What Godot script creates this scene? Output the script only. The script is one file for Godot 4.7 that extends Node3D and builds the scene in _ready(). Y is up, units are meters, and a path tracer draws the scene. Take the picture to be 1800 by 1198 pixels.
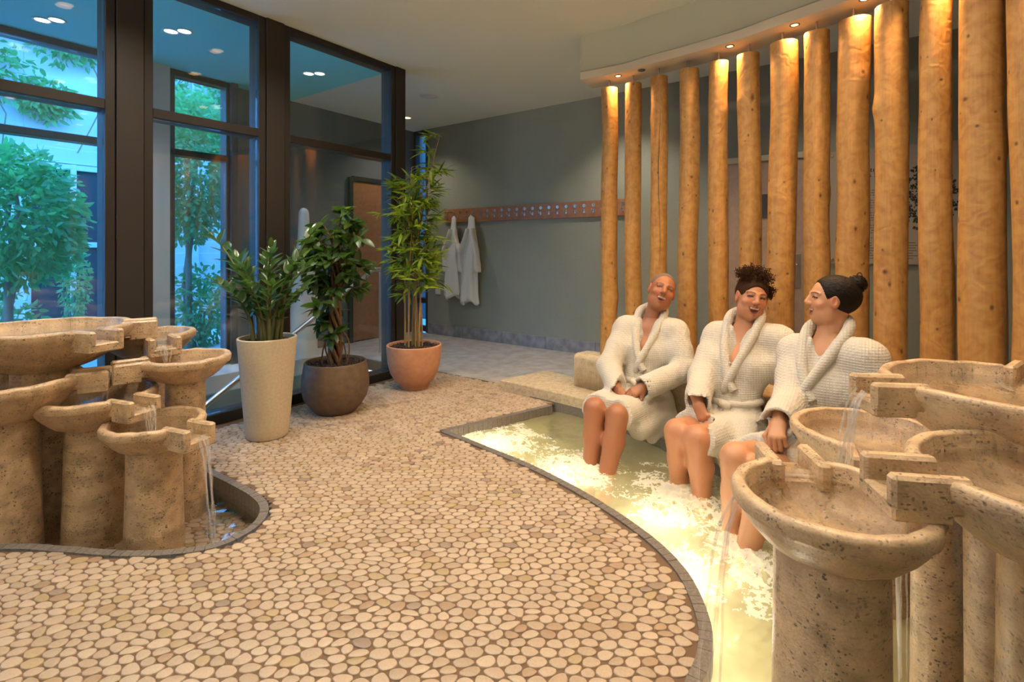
extends Node3D
# A spa foot-bath room: pebble mosaic floor, stone fountains, hanging timber poles, three people in robes.
# The building's axes are x and z; the photograph was taken from (0, 1.1, 0), turned 35.6 degrees to the left.
const SN := 0.5826
const CS := 0.8128
const CEIL := 2.66
var rng := RandomNumberGenerator.new()
var taken := {}
var M := {}

# a point on the plan measured as (to the right, away) from the photographer's stand
func C(X: float, Z: float, y := 0.0) -> Vector3:
	return Vector3(CS * X - SN * Z, y, -(SN * X + CS * Z))

class MB:
	var v := PackedVector3Array()
	var uv := PackedVector2Array()
	var col := PackedColorArray()
	var ix := PackedInt32Array()
	func vert(p: Vector3, u := Vector2.ZERO, c := Color.WHITE) -> int:
		v.append(p); uv.append(u); col.append(c)
		return v.size() - 1
	func tri(a: int, b: int, c: int) -> void:
		ix.append(a); ix.append(b); ix.append(c)
	func quad(a: int, b: int, c: int, d: int) -> void:
		tri(a, b, c); tri(a, c, d)
	func face(p: Array, c := Color.WHITE) -> void:
		# flat polygon, corners clockwise seen from the front
		var f := vert(p[0], Vector2.ZERO, c)
		for i in range(1, p.size()):
			vert(p[i], Vector2.ZERO, c)
		for i in range(1, p.size() - 1):
			tri(f, f + i, f + i + 1)
	func box(c: Vector3, s: Vector3, bev := 0.0, b := Basis.IDENTITY, tint := Color.WHITE) -> void:
		var h := s * 0.5
		var e: float = minf(bev, minf(h.x, minf(h.y, h.z)) * 0.9)
		var K := func(x, y, z): return c + b * Vector3(x, y, z)
		for ax in 3:
			for sg in [-1.0, 1.0]:
				var a1 := (ax + 1) % 3
				var a2 := (ax + 2) % 3
				var q := []
				for w in [[-1, -1], [1, -1], [1, 1], [-1, 1]]:
					var t := Vector3.ZERO
					t[ax] = sg * h[ax]
					t[a1] = w[0] * (h[a1] - e)
					t[a2] = w[1] * (h[a2] - e)
					q.append(K.call(t.x, t.y, t.z))
				if sg > 0: q.reverse()
				face(q, tint)
		if e <= 0.0: return
		for ax in 3:
			var a1 := (ax + 1) % 3
			var a2 := (ax + 2) % 3
			for s1 in [-1.0, 1.0]:
				for s2 in [-1.0, 1.0]:
					var q := []
					for w in [[-1, 0], [1, 0], [1, 1], [-1, 1]]:
						var t := Vector3.ZERO
						t[ax] = w[0] * (h[ax] - e)
						t[a1] = s1 * (h[a1] - (0.0 if w[1] == 0 else e))
						t[a2] = s2 * (h[a2] - (e if w[1] == 0 else 0.0))
						q.append(K.call(t.x, t.y, t.z))
					if s1 * s2 < 0: q.reverse()
					q.reverse()
					face(q, tint)
		for sx in [-1.0, 1.0]:
			for sy in [-1.0, 1.0]:
				for sz in [-1.0, 1.0]:
					var q := [K.call(sx * h.x, sy * (h.y - e), sz * (h.z - e)), K.call(sx * (h.x - e), sy * h.y, sz * (h.z - e)), K.call(sx * (h.x - e), sy * (h.y - e), sz * h.z)]
					if sx * sy * sz > 0: q.reverse()
					face(q, tint)
	# rows of points; wraps round the rows when closed
	func grid(rows: Array, closed := false, us := 1.0, vs := 1.0, tint := Color.WHITE) -> void:
		var first := v.size()
		var n: int = rows[0].size()
		for j in rows.size():
			for i in n + (1 if closed else 0):
				vert(rows[j][i % n], Vector2(us * i / float(n if closed else n - 1), vs * j / float(rows.size() - 1)), tint)
		var w := n + (1 if closed else 0)
		for j in rows.size() - 1:
			for i in w - 1:
				var a := first + j * w + i
				quad(a, a + w, a + w + 1, a + 1)
	# profile of (radius, height); round an upright axis at c
	func lathe(c: Vector3, prof: Array, seg := 32, tint := Color.WHITE) -> void:
		var rows := []
		for p in prof:
			var r := []
			for i in seg:
				var a := -TAU * i / seg
				r.append(c + Vector3(p.x * cos(a), p.y, p.x * sin(a)))
			rows.append(r)
		grid(rows, true, 1.0, 1.0, tint)
	func tube(pts: Array, radii, seg := 8, caps := true, flat := 1.0, tint := Color.WHITE) -> void:
		var rows := []
		var up := Vector3.UP
		var d0: Vector3 = (pts[1] - pts[0]).normalized()
		if absf(d0.dot(up)) > 0.9: up = Vector3.RIGHT
		for i in pts.size():
			var d: Vector3 = (pts[mini(i + 1, pts.size() - 1)] - pts[maxi(i - 1, 0)]).normalized()
			var s := d.cross(up).normalized()
			up = s.cross(d).normalized()
			var r: float = radii[i] if radii is Array else radii
			var row := []
			for k in seg:
				var a := TAU * k / seg
				row.append(pts[i] + (s * cos(a) + up * sin(a) * flat) * r)
			rows.append(row)
		if caps:
			var a := []
			var b := []
			for k in seg:
				a.append(pts[0]); b.append(pts[pts.size() - 1])
			rows.push_front(a); rows.append(b)
		grid(rows, true, 1.0, 1.0, tint)
	func add(o: MB, t := Transform3D.IDENTITY) -> void:
		var f := v.size()
		for i in o.v.size():
			v.append(t * o.v[i])
		uv.append_array(o.uv); col.append_array(o.col)
		for i in o.ix: ix.append(i + f)
	func mesh(smooth := true, colors := false) -> ArrayMesh:
		var nv := v
		var nuv := uv
		var nc := col
		var ni := ix
		if not smooth:
			nv = PackedVector3Array(); nuv = PackedVector2Array(); nc = PackedColorArray(); ni = PackedInt32Array()
			for k in ix.size():
				nv.append(v[ix[k]]); nuv.append(uv[ix[k]]); nc.append(col[ix[k]]); ni.append(k)
		var n := PackedVector3Array()
		n.resize(nv.size())
		for k in range(0, ni.size(), 3):
			var f: Vector3 = (nv[ni[k + 2]] - nv[ni[k]]).cross(nv[ni[k + 1]] - nv[ni[k]])
			n[ni[k]] += f; n[ni[k + 1]] += f; n[ni[k + 2]] += f
		if smooth:
			var at := {}
			for k in nv.size():
				var key := Vector3i((nv[k] * 20000.0).round())
				if at.has(key): at[key] += n[k]
				else: at[key] = n[k]
			for k in nv.size():
				var s: Vector3 = at[Vector3i((nv[k] * 20000.0).round())]
				n[k] = s if s.normalized().dot(n[k].normalized()) > 0.55 else n[k]
		for k in n.size():
			n[k] = n[k].normalized() if n[k].length_squared() > 1e-20 else Vector3.UP
		var a := []
		a.resize(Mesh.ARRAY_MAX)
		a[Mesh.ARRAY_VERTEX] = nv; a[Mesh.ARRAY_NORMAL] = n; a[Mesh.ARRAY_TEX_UV] = nuv; a[Mesh.ARRAY_INDEX] = ni
		if colors: a[Mesh.ARRAY_COLOR] = nc
		var m := ArrayMesh.new()
		m.add_surface_from_arrays(Mesh.PRIMITIVE_TRIANGLES, a)
		return m

# ---- objects -------------------------------------------------------------------------------------------------
func numbered(called: String) -> String:
	if not taken.has(called):
		taken[called] = 0
		return called
	taken[called] += 1
	return "%s_%03d" % [called, taken[called]]

func tag(o: Node, label := "", category := "", group := "", kind := "") -> Node:
	if label: o.set_meta("label", label)
	if category: o.set_meta("category", category)
	if group: o.set_meta("group", group)
	if kind: o.set_meta("kind", kind)
	return o

func thing(called: String, label: String, category: String, at := Vector3.ZERO, group := "") -> Node3D:
	var o := Node3D.new()
	o.name = numbered(called)
	add_child(o)
	o.position = at
	tag(o, label, category, group)
	return o

func part(called: String, mesh: Mesh, m: Material, parent: Node) -> MeshInstance3D:
	var o := MeshInstance3D.new()
	o.name = called if parent != self else numbered(called)
	o.mesh = mesh
	o.material_override = m
	parent.add_child(o, true)
	return o

func struct(called: String, mesh: Mesh, m: Material, label := "", category := "") -> MeshInstance3D:
	var o := part(called, mesh, m, self)
	tag(o, label, category, "", "structure")
	return o

func slab(called: String, lo: Vector3, hi: Vector3, m: Material, label: String, category: String, bev := 0.0) -> MeshInstance3D:
	var b := MB.new()
	b.box((lo + hi) * 0.5, (hi - lo).abs(), bev)
	return struct(called, b.mesh(false), m, label, category)

func ordinal(i: int) -> String:
	return ["first", "second", "third", "fourth", "fifth", "sixth", "seventh", "eighth", "ninth", "tenth", "eleventh", "twelfth", "thirteenth", "fourteenth"][i]

# ---- materials -----------------------------------------------------------------------------------------------
func lin(r: float, g: float, b: float) -> Color:
	return Color(r, g, b).linear_to_srgb()

func mat(called: String, c: Color, rough := 0.6, tex: Texture2D = null, scale := 1.0, bump: Texture2D = null, relief := 0.1) -> StandardMaterial3D:
	var m := StandardMaterial3D.new()
	m.resource_name = called
	m.albedo_color = c
	m.roughness = rough
	if tex: m.albedo_texture = tex
	if bump:
		m.heightmap_enabled = true
		m.heightmap_texture = bump
		m.heightmap_scale = relief
	if (tex or bump) and scale > 0.0:
		m.uv1_triplanar = true
		m.uv1_world_triplanar = true
		m.uv1_scale = Vector3.ONE * scale
	M[called] = m
	return m

func noise(freq: float, sd: int, oct := 4) -> FastNoiseLite:
	var n := FastNoiseLite.new()
	n.noise_type = FastNoiseLite.TYPE_SIMPLEX_SMOOTH
	n.frequency = freq
	n.fractal_octaves = oct
	n.seed = sd
	return n

func grey(n: FastNoiseLite, w: int, h: int) -> PackedByteArray:
	var im := n.get_seamless_image(w, h)
	im.convert(Image.FORMAT_L8)
	return im.get_data()

func to_tex(data: PackedByteArray, w: int, h: int, rgb := true) -> ImageTexture:
	return ImageTexture.create_from_image(Image.create_from_data(w, h, false, Image.FORMAT_RGB8 if rgb else Image.FORMAT_L8, data))

# stone with dark flecks: base colours a..b, flecks d
func speckled(sd: int, a: Color, b: Color, d: Color, flecks: int, patch: float) -> Array:
	var W := 512
	var base := grey(noise(0.012, sd), W, W)
	var fine := grey(noise(0.12, sd + 1, 2), W, W)
	var pat := grey(noise(0.009, sd + 2, 5), W, W)
	var rgb := PackedByteArray(); rgb.resize(W * W * 3)
	var hgt := PackedByteArray(); hgt.resize(W * W)
	var fl := PackedFloat32Array(); fl.resize(W * W)
	rng.seed = sd
	for k in flecks:
		var x := rng.randi() % W
		var y := rng.randi() % W
		if pat[y * W + x] < 126 and rng.randf() < 0.82: continue
		var r := 0.7 + 3.0 * pow(rng.randf(), 4.0)
		var sx := rng.randf_range(0.6, 1.4)
		var R := int(ceil(r * 1.5))
		for dy in range(-R, R + 1):
			for dx in range(-R, R + 1):
				var q := Vector2(dx * sx, dy / sx).length()
				if q < r:
					var i := ((y + dy + W) % W) * W + (x + dx + W) % W
					fl[i] = maxf(fl[i], clampf((r - q) * 1.4, 0, 1) * 0.9)
	for i in W * W:
		var t := clampf((base[i] - 60) / 140.0, 0, 1)
		var c := a.lerp(b, t)
		var g := (fine[i] - 128) / 128.0
		c = c.lerp(d, clampf((pat[i] - 138) / 70.0, 0, 1) * patch * (0.7 + 0.3 * g))
		c = Color(c.r * (1 + g * 0.16), c.g * (1 + g * 0.16), c.b * (1 + g * 0.16)).lerp(d, fl[i])
		c = c.clamp().linear_to_srgb()
		rgb[i * 3] = int(c.r * 255); rgb[i * 3 + 1] = int(c.g * 255); rgb[i * 3 + 2] = int(c.b * 255)
		hgt[i] = int(clampf(150 + g * 60 - fl[i] * 110, 0, 255))
	return [to_tex(rgb, W, W), to_tex(hgt, W, W, false)]

# debarked pine: long grain, darker swirls, knots
func wood(sd: int, W: int, H: int, a: Color, b: Color, knots: int, grain := 1.0) -> Array:
	var rgb := PackedByteArray(); rgb.resize(W * H * 3)
	var hgt := PackedByteArray(); hgt.resize(W * H)
	var n1 := grey(noise(0.010, sd, 3), W, H)
	var n2 := grey(noise(0.03, sd + 1, 3), W, H)
	var n3 := grey(noise(0.2, sd + 2, 2), W, 64)
	rng.seed = sd
	var dk := PackedFloat32Array(); dk.resize(W * H)
	var halo := PackedFloat32Array(); halo.resize(W * H)
	for k in knots:
		var kx := rng.randi() % W
		var ky := rng.randi() % H
		var kr := rng.randf_range(1.3, 3.4) * (1.0 if rng.randf() < 0.85 else 1.7)
		var st := rng.randf_range(0.8, 2.2)
		var ex := int(kr * 4.0)
		var ey := int(kr * 4.0 * st)
		for dy in range(-ey, ey + 1):
			for dx in range(-ex, ex + 1):
				var q := Vector2(dx, dy / st).length() / kr
				var i := ((ky + dy + H) % H) * W + (kx + dx + W) % W
				if q < 1.4: dk[i] = maxf(dk[i], clampf(1.35 - q, 0, 1) * 0.85)
				if q < 4.0: halo[i] = maxf(halo[i], (1 - q / 4.0) * (0.5 + 0.5 * sin(q * 8.0)))
	for y in H:
		for x in W:
			var i := y * W + x
			var nb := n2[i] - 128
			var ring := sin((n1[i] * 0.085 + x * 0.02 + nb * 0.010) * grain)
			var g := n3[(y / 24 % 64) * W + x] - 128
			var t := clampf(0.30 + 0.20 * ring * ring * ring + 0.0032 * nb + 0.0016 * g + 0.35 * halo[i], 0, 1)
			var d := dk[i]
			var c := Color(lerpf(lerpf(a.r, b.r, t), 0.07, d), lerpf(lerpf(a.g, b.g, t), 0.028, d), lerpf(lerpf(a.b, b.b, t), 0.008, d)).linear_to_srgb()
			rgb[i * 3] = int(c.r * 255); rgb[i * 3 + 1] = int(c.g * 255); rgb[i * 3 + 2] = int(c.b * 255)
			hgt[i] = int(clampf(140 + 40 * ring + g * 0.2 - d * 90, 0, 255))
	return [to_tex(rgb, W, H), to_tex(hgt, W, H, false)]

func tinted(sd: int, W: int, freq: float, a: Color, b: Color, fine := 0.1) -> Array:
	var n := grey(noise(freq, sd, 5), W, W)
	var f := grey(noise(0.25, sd + 1, 2), W, W)
	var rgb := PackedByteArray(); rgb.resize(W * W * 3)
	for i in W * W:
		var c := a.lerp(b, clampf((n[i] - 50) / 155.0, 0, 1))
		var g := 1.0 + (f[i] - 128) / 128.0 * fine
		c = Color(c.r * g, c.g * g, c.b * g).clamp().linear_to_srgb()
		rgb[i * 3] = int(c.r * 255); rgb[i * 3 + 1] = int(c.g * 255); rgb[i * 3 + 2] = int(c.b * 255)
	return [to_tex(rgb, W, W), to_tex(f, W, W, false)]

func waffle() -> ImageTexture:
	var W := 128
	var h := PackedByteArray(); h.resize(W * W)
	for y in W:
		for x in W:
			var a := absf(sin(PI * x / 32.0))
			var b := absf(sin(PI * y / 32.0))
			var v := 1.0 - pow(a * b, 0.7)
			h[y * W + x] = int(255 * clampf(v, 0, 1))
	return to_tex(h, W, W, false)

func make_materials() -> void:
	var t = speckled(11, Color(0.66, 0.46, 0.265), Color(0.43, 0.30, 0.175), Color(0.045, 0.035, 0.028), 5200, 0.52)
	var s := mat("cast_stone", Color.WHITE, 0.55, t[0], 2.1, t[1], 0.3)
	s.clearcoat_enabled = true; s.clearcoat = 0.5; s.clearcoat_roughness = 0.35
	t = speckled(23, Color(0.60, 0.50, 0.34), Color(0.50, 0.40, 0.26), Color(0.14, 0.10, 0.06), 4200, 0.2)
	mat("bench_stone", Color.WHITE, 0.7, t[0], 3.2, t[1], 0.2)
	for k in 4:
		t = wood(40 + k * 7, 192, 768, Color(0.55, 0.295, 0.085), Color(0.355, 0.15, 0.035), 22, 1.0)
		var m := mat("pine_%d" % k, Color.WHITE, 0.5, t[0], 0.0, t[1], 0.25)
		m.uv1_scale = Vector3(1, 1, 1)
	t = wood(90, 256, 256, Color(0.36, 0.165, 0.072), Color(0.25, 0.10, 0.04), 0, 2.0)
	mat("rail_wood", Color.WHITE, 0.45, t[0], 1.6)
	t = wood(95, 256, 256, Color(0.44, 0.33, 0.26), Color(0.36, 0.26, 0.20), 0, 1.0)
	mat("door_wood", Color.WHITE, 0.5, t[0], 1.4)
	t = tinted(61, 512, 0.012, Color(0.36, 0.335, 0.315), Color(0.52, 0.49, 0.46), 0.06)
	mat("grey_tile", Color.WHITE, 0.38, t[0], 0.9)
	t = tinted(64, 256, 0.02, Color(0.21, 0.21, 0.23), Color(0.33, 0.33, 0.35), 0.08)
	mat("skirting_tile", Color.WHITE, 0.5, t[0], 1.5)
	t = tinted(67, 256, 0.01, Color(0.275, 0.29, 0.24), Color(0.295, 0.31, 0.255), 0.05)
	mat("sage_paint", Color.WHITE, 0.75, t[0], 0.6)
	mat("ceiling_paint", lin(0.76, 0.80, 0.70), 0.85)
	mat("bulkhead_paint", lin(0.50, 0.50, 0.37), 0.8)
	mat("soffit_paint", lin(0.62, 0.54, 0.40), 0.75)
	mat("ceiling_day_tint", lin(0.19, 0.80, 0.82), 0.8)  # teal stands in for tinted daylight on the passage ceiling
	mat("white_wall", lin(0.62, 0.62, 0.60), 0.8)
	mat("bronze_frame", lin(0.020, 0.015, 0.012), 0.45)
	mat("bronze_panel", lin(0.024, 0.018, 0.014), 0.5)
	mat("grey_frame", lin(0.05, 0.055, 0.065), 0.4)
	var g := mat("glass", Color(0.25, 0.5, 0.55, 0.03), 0.02)
	g.transparency = BaseMaterial3D.TRANSPARENCY_ALPHA
	mat("grout", lin(0.15, 0.09, 0.05), 0.85)
	t = tinted(71, 256, 0.05, Color(0.86, 0.86, 0.86), Color(1, 1, 1), 0.1)
	var p := mat("pebble", Color.WHITE, 0.42, t[0], 9.0)
	p.vertex_color_use_as_albedo = true
	t = tinted(74, 256, 0.05, Color(0.13, 0.115, 0.10), Color(0.21, 0.185, 0.16), 0.15)
	mat("kerb_tile", Color.WHITE, 0.4, t[0], 6.0)
	t = tinted(77, 256, 0.03, Color(0.38, 0.38, 0.21), Color(0.50, 0.49, 0.30), 0.2)
	mat("pool_tile", Color.WHITE, 0.5, t[0], 2.0)
	t = tinted(79, 256, 0.03, Color(0.10, 0.10, 0.08), Color(0.17, 0.16, 0.12), 0.2)
	mat("basin_tile", Color.WHITE, 0.5, t[0], 3.0)
	var w := mat("water", Color(0.64, 0.62, 0.47, 0.30), 0.03)
	w.transparency = BaseMaterial3D.TRANSPARENCY_ALPHA
	w.backlight_enabled = true; w.backlight = Color(0.73, 0.71, 0.61)
	w = mat("bowl_water", Color(0.26, 0.20, 0.12, 0.16), 0.02)
	w.transparency = BaseMaterial3D.TRANSPARENCY_ALPHA
	w = mat("stream", Color(0.9, 0.9, 0.9, 0.16), 0.04)
	w.transparency = BaseMaterial3D.TRANSPARENCY_ALPHA
	w = mat("foam", lin(0.90, 0.88, 0.82), 0.5)
	w.albedo_color.a = 0.72
	w.transparency = BaseMaterial3D.TRANSPARENCY_ALPHA
	w.backlight_enabled = true; w.backlight = Color(0.9, 0.9, 0.85)
	mat("steel", lin(0.55, 0.55, 0.55), 0.3).metallic = 1.0
	mat("dark_metal", lin(0.03, 0.03, 0.03), 0.4)
	mat("white_plastic", lin(0.7, 0.7, 0.68), 0.4)
	mat("lamp_glass", lin(0.9, 0.85, 0.75), 0.4)
	t = tinted(81, 256, 0.04, Color(0.54, 0.44, 0.29), Color(0.62, 0.52, 0.36), 0.10)
	mat("cream_fibre", Color.WHITE, 0.75, t[0], 5.0)
	t = tinted(84, 256, 0.02, Color(0.105, 0.070, 0.045), Color(0.16, 0.105, 0.06), 0.15)
	mat("brown_clay", Color.WHITE, 0.55, t[0], 3.0)
	t = tinted(87, 256, 0.02, Color(0.52, 0.235, 0.125), Color(0.60, 0.30, 0.17), 0.10)
	mat("terracotta", Color.WHITE, 0.75, t[0], 3.0)
	mat("bark_chip", lin(0.045, 0.028, 0.02), 0.85)
	for q in [["zz_leaf", Color(0.035, 0.075, 0.018), 0.28], ["ficus_leaf", Color(0.032, 0.070, 0.014), 0.35], ["ficus_leaf_light", Color(0.09, 0.14, 0.02), 0.4], ["bamboo_leaf", Color(0.19, 0.26, 0.02), 0.5], ["bamboo_leaf_dark", Color(0.03, 0.075, 0.012), 0.5],
			["court_leaf", Color(0.06, 0.25, 0.105), 0.45]]:
		var l := mat(q[0], lin(q[1].r, q[1].g, q[1].b), q[2])
		l.backlight_enabled = true
		l.backlight = lin(q[1].r * 2.0, q[1].g * 2.0, q[1].b * 1.2)
	mat("zz_stem", lin(0.10, 0.10, 0.03), 0.5)
	mat("cane", lin(0.36, 0.22, 0.07), 0.5)
	mat("ficus_bark", lin(0.15, 0.075, 0.03), 0.7)
	mat("tree_bark", lin(0.22, 0.19, 0.15), 0.8)
	mat("siding", lin(0.55, 0.62, 0.70), 0.7)
	mat("lobby_paint", lin(0.11, 0.125, 0.135), 0.7)
	mat("paving", lin(0.52, 0.54, 0.55), 0.8)
	mat("dark_pane", lin(0.03, 0.05, 0.07), 0.08)
	mat("blue_mosaic", lin(0.14, 0.22, 0.25), 0.4)
	mat("stair_tile", lin(0.46, 0.42, 0.22), 0.5)
	var wf := waffle()
	var c := mat("waffle_cotton", lin(0.57, 0.53, 0.45), 0.95, null, 23.0, wf, 0.22)
	c.uv1_world_triplanar = false
	c.rim_enabled = true; c.rim = 0.3; c.rim_tint = 0.5
	c = mat("smooth_cotton", lin(0.60, 0.555, 0.47), 0.95, null, 40.0, wf, 0.12)
	c.rim_enabled = true; c.rim = 0.3; c.rim_tint = 0.5
	c = mat("white_cotton", lin(0.78, 0.76, 0.72), 0.95, null, 30.0, wf, 0.12)
	for q in 3:
		var sk := mat("skin_%d" % q, Color.WHITE, 0.45)
		sk.vertex_color_use_as_albedo = true
		sk.subsurf_scatter_enabled = true; sk.subsurf_scatter_strength = 0.08
	mat("hair_grey", lin(0.17, 0.12, 0.095), 0.8)
	mat("hair_curly", lin(0.040, 0.016, 0.007), 0.75).metallic_specular = 0.25
	mat("hair_black", lin(0.010, 0.007, 0.005), 0.55).metallic_specular = 0.3
	mat("gold", lin(0.9, 0.65, 0.3), 0.25).metallic = 1.0
	mat("black_cloth", lin(0.01, 0.01, 0.012), 0.8)

func lamp_glow(called: String, c: Color, energy: float) -> StandardMaterial3D:
	var m := mat(called, c, 0.4)
	m.emission_enabled = true
	m.emission = c
	m.emission_energy_multiplier = energy
	return m

func spot(at: Vector3, towards: Vector3, c: Color, energy: float, angle: float, size := 0.03, blend := 0.6) -> void:
	var l := SpotLight3D.new()
	l.name = "lamp"
	add_child(l, true)
	l.position = at
	l.look_at_from_position(at, at + towards, Vector3.UP if absf(towards.normalized().y) < 0.95 else Vector3.FORWARD)
	l.light_color = c; l.light_energy = energy
	l.spot_angle = angle; l.spot_angle_attenuation = blend
	l.spot_range = 12.0; l.spot_attenuation = 2.0
	l.light_size = size
	l.shadow_enabled = true

func omni(at: Vector3, c: Color, energy: float, size := 0.05) -> void:
	var l := OmniLight3D.new()
	l.name = "lamp"
	add_child(l, true)
	l.position = at
	l.light_color = c; l.light_energy = energy
	l.omni_range = 12.0; l.omni_attenuation = 2.0
	l.light_size = size
	l.shadow_enabled = true

const WARM := Color(1.0, 0.93, 0.84)
func _ready() -> void:
	rng.seed = 7
	# ---- camera: 24 mm shift lens, level
	var cam := Camera3D.new()
	cam.name = "camera"
	add_child(cam)
	cam.position = Vector3(0, 1.1, 0)
	cam.rotation.y = asin(SN)
	cam.near = 0.1
	cam.far = 100.0
	cam.projection = Camera3D.PROJECTION_FRUSTUM
	cam.keep_aspect = Camera3D.KEEP_HEIGHT
	cam.size = 0.1 * 1198.0 / 900.0
	cam.frustum_offset = Vector2(0, -0.1 * 162.0 / 900.0)
	cam.current = true
	# ---- sky and exposure
	var env := Environment.new()
	env.background_mode = Environment.BG_SKY
	var sky := Sky.new()
	var sm := ProceduralSkyMaterial.new()
	sm.sky_top_color = Color(0.27, 0.60, 0.93)
	sm.sky_horizon_color = Color(0.42, 0.76, 0.97)
	sm.ground_bottom_color = Color(0.3, 0.36, 0.38)
	sm.ground_horizon_color = Color(0.5, 0.62, 0.66)
	sky.sky_material = sm
	env.sky = sky
	env.background_energy_multiplier = 11.0
	env.tonemap_mode = Environment.TONE_MAPPER_LINEAR
	env.tonemap_exposure = 1.15
	env.sdfgi_enabled = true
	env.ssao_enabled = true
	env.ssil_enabled = true
	var we := WorldEnvironment.new()
	we.name = "world_environment"
	we.environment = env
	add_child(we)
	make_materials()
	board_images()
	# ---- recessed ceiling lamps over the room (behind the photographer's upper frame edge)
	lamp_glow("warm_lamp", Color(1.0, 0.80, 0.55), 6.0)
	lamp_glow("cool_lamp", Color(0.85, 0.95, 1.0), 5.0)
	lamp_glow("pool_lamp", Color(1.0, 0.88, 0.66), 0.8)
	for q in [[-1.5, 2.3, 1.5, "above the window side cascade"], [-0.3, 2.75, 1.0, "above the foot bath corner"], [-0.75, 1.35, 1.0, "above the middle of the pebble floor"], [0.35, 1.5, 1.0, "above the curved kerb"], [1.25, 1.9, 0.55, "above the third sitter"], [0.9, 2.55, 0.6, "above the second sitter"], [1.15, 0.75, 0.8, "above the foot bath cascade"], [-1.9, 1.0, 0.8, "above the floor beside the inner glazing"], [-0.95, 3.05, 0.8, "above the potted plants"]]:
		downlight(C(q[0], q[1], CEIL), 1.45 * q[2], 70.0, "recessed ceiling downlight " + q[3])
	downlight(C(0.86, 4.6, CEIL), 1.8, 56.0, "recessed ceiling downlight near the robe wall behind the bulkhead")
	downlight(C(2.05, 3.45, CEIL), 1.0, 60.0, "added ceiling downlight in front of the information board")  # added lamp, hidden by the bulkhead, brightens the space behind the poles
	for q in [[-3.0, "nearest the glazing"], [-1.1, "in the middle"], [0.8, "nearest the side wall"]]:
		fill_uplight(U(q[0], 1.95, -2.95), "added half round fill light on the rear wall, " + q[1])
	building()
	glazing()
	courtyard()
	floors()
	pools()
	bench_and_poles()
	wall_things()
	fountains()
	plants()
	people()

func downlight(at: Vector3, energy: float, angle: float, label: String, glow := "warm_lamp", c := WARM) -> void:
	var t := thing("ceiling_downlight", label, "ceiling light", at, "recessed ceiling downlights")
	var b := MB.new()
	b.lathe(Vector3.ZERO, [Vector2(0.055, 0.0), Vector2(0.055, -0.004), Vector2(0.05, -0.006), Vector2(0.042, -0.004), Vector2(0.042, 0.0)], 24)
	part("trim_ring", b.mesh(), M.white_plastic, t)
	b = MB.new()
	b.lathe(Vector3.ZERO, [Vector2(0.0, -0.001), Vector2(0.041, -0.001)], 24)
	part("lamp_face", b.mesh(), M[glow], t)
	spot(at + Vector3(0, -0.012, 0), Vector3.DOWN, c, energy, angle, 0.04, 0.8)

# added fill lamp, out of view, put there to brighten the ceiling
func fill_uplight(at: Vector3, label: String) -> void:
	var t := thing("added_fill_light", label, "fill light", at, "added fill lights")
	var b := MB.new()
	var rows := []
	for q in [[0.02, -0.10], [0.07, -0.06], [0.105, 0.0], [0.115, 0.05]]:
		var row := []
		for k in 17:
			var a := PI * k / 16.0
			row.append(Vector3(cos(a) * q[0] * 1.3, q[1], -sin(a) * q[0]))
		rows.append(row)
	b.grid(rows)
	part("shade", b.mesh(), M.white_plastic, t)
	b = MB.new()
	b.box(Vector3(0, 0.01, -0.045), Vector3(0.16, 0.02, 0.03), 0.004)
	part("lamp_bar", b.mesh(false), M.warm_lamp, t)
	spot(at + Vector3(0, 0.03, -0.05), Vector3(0, 1.0, -0.75), WARM, 9.0, 70.0, 0.06, 0.9)

# ---- the shell -----------------------------------------------------------------------------------------------
func U(u: float, y: float, v: float) -> Vector3:
	return Vector3(u, y, -v)

const GLAZE := -3.364
const BACK := 4.79

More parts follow.
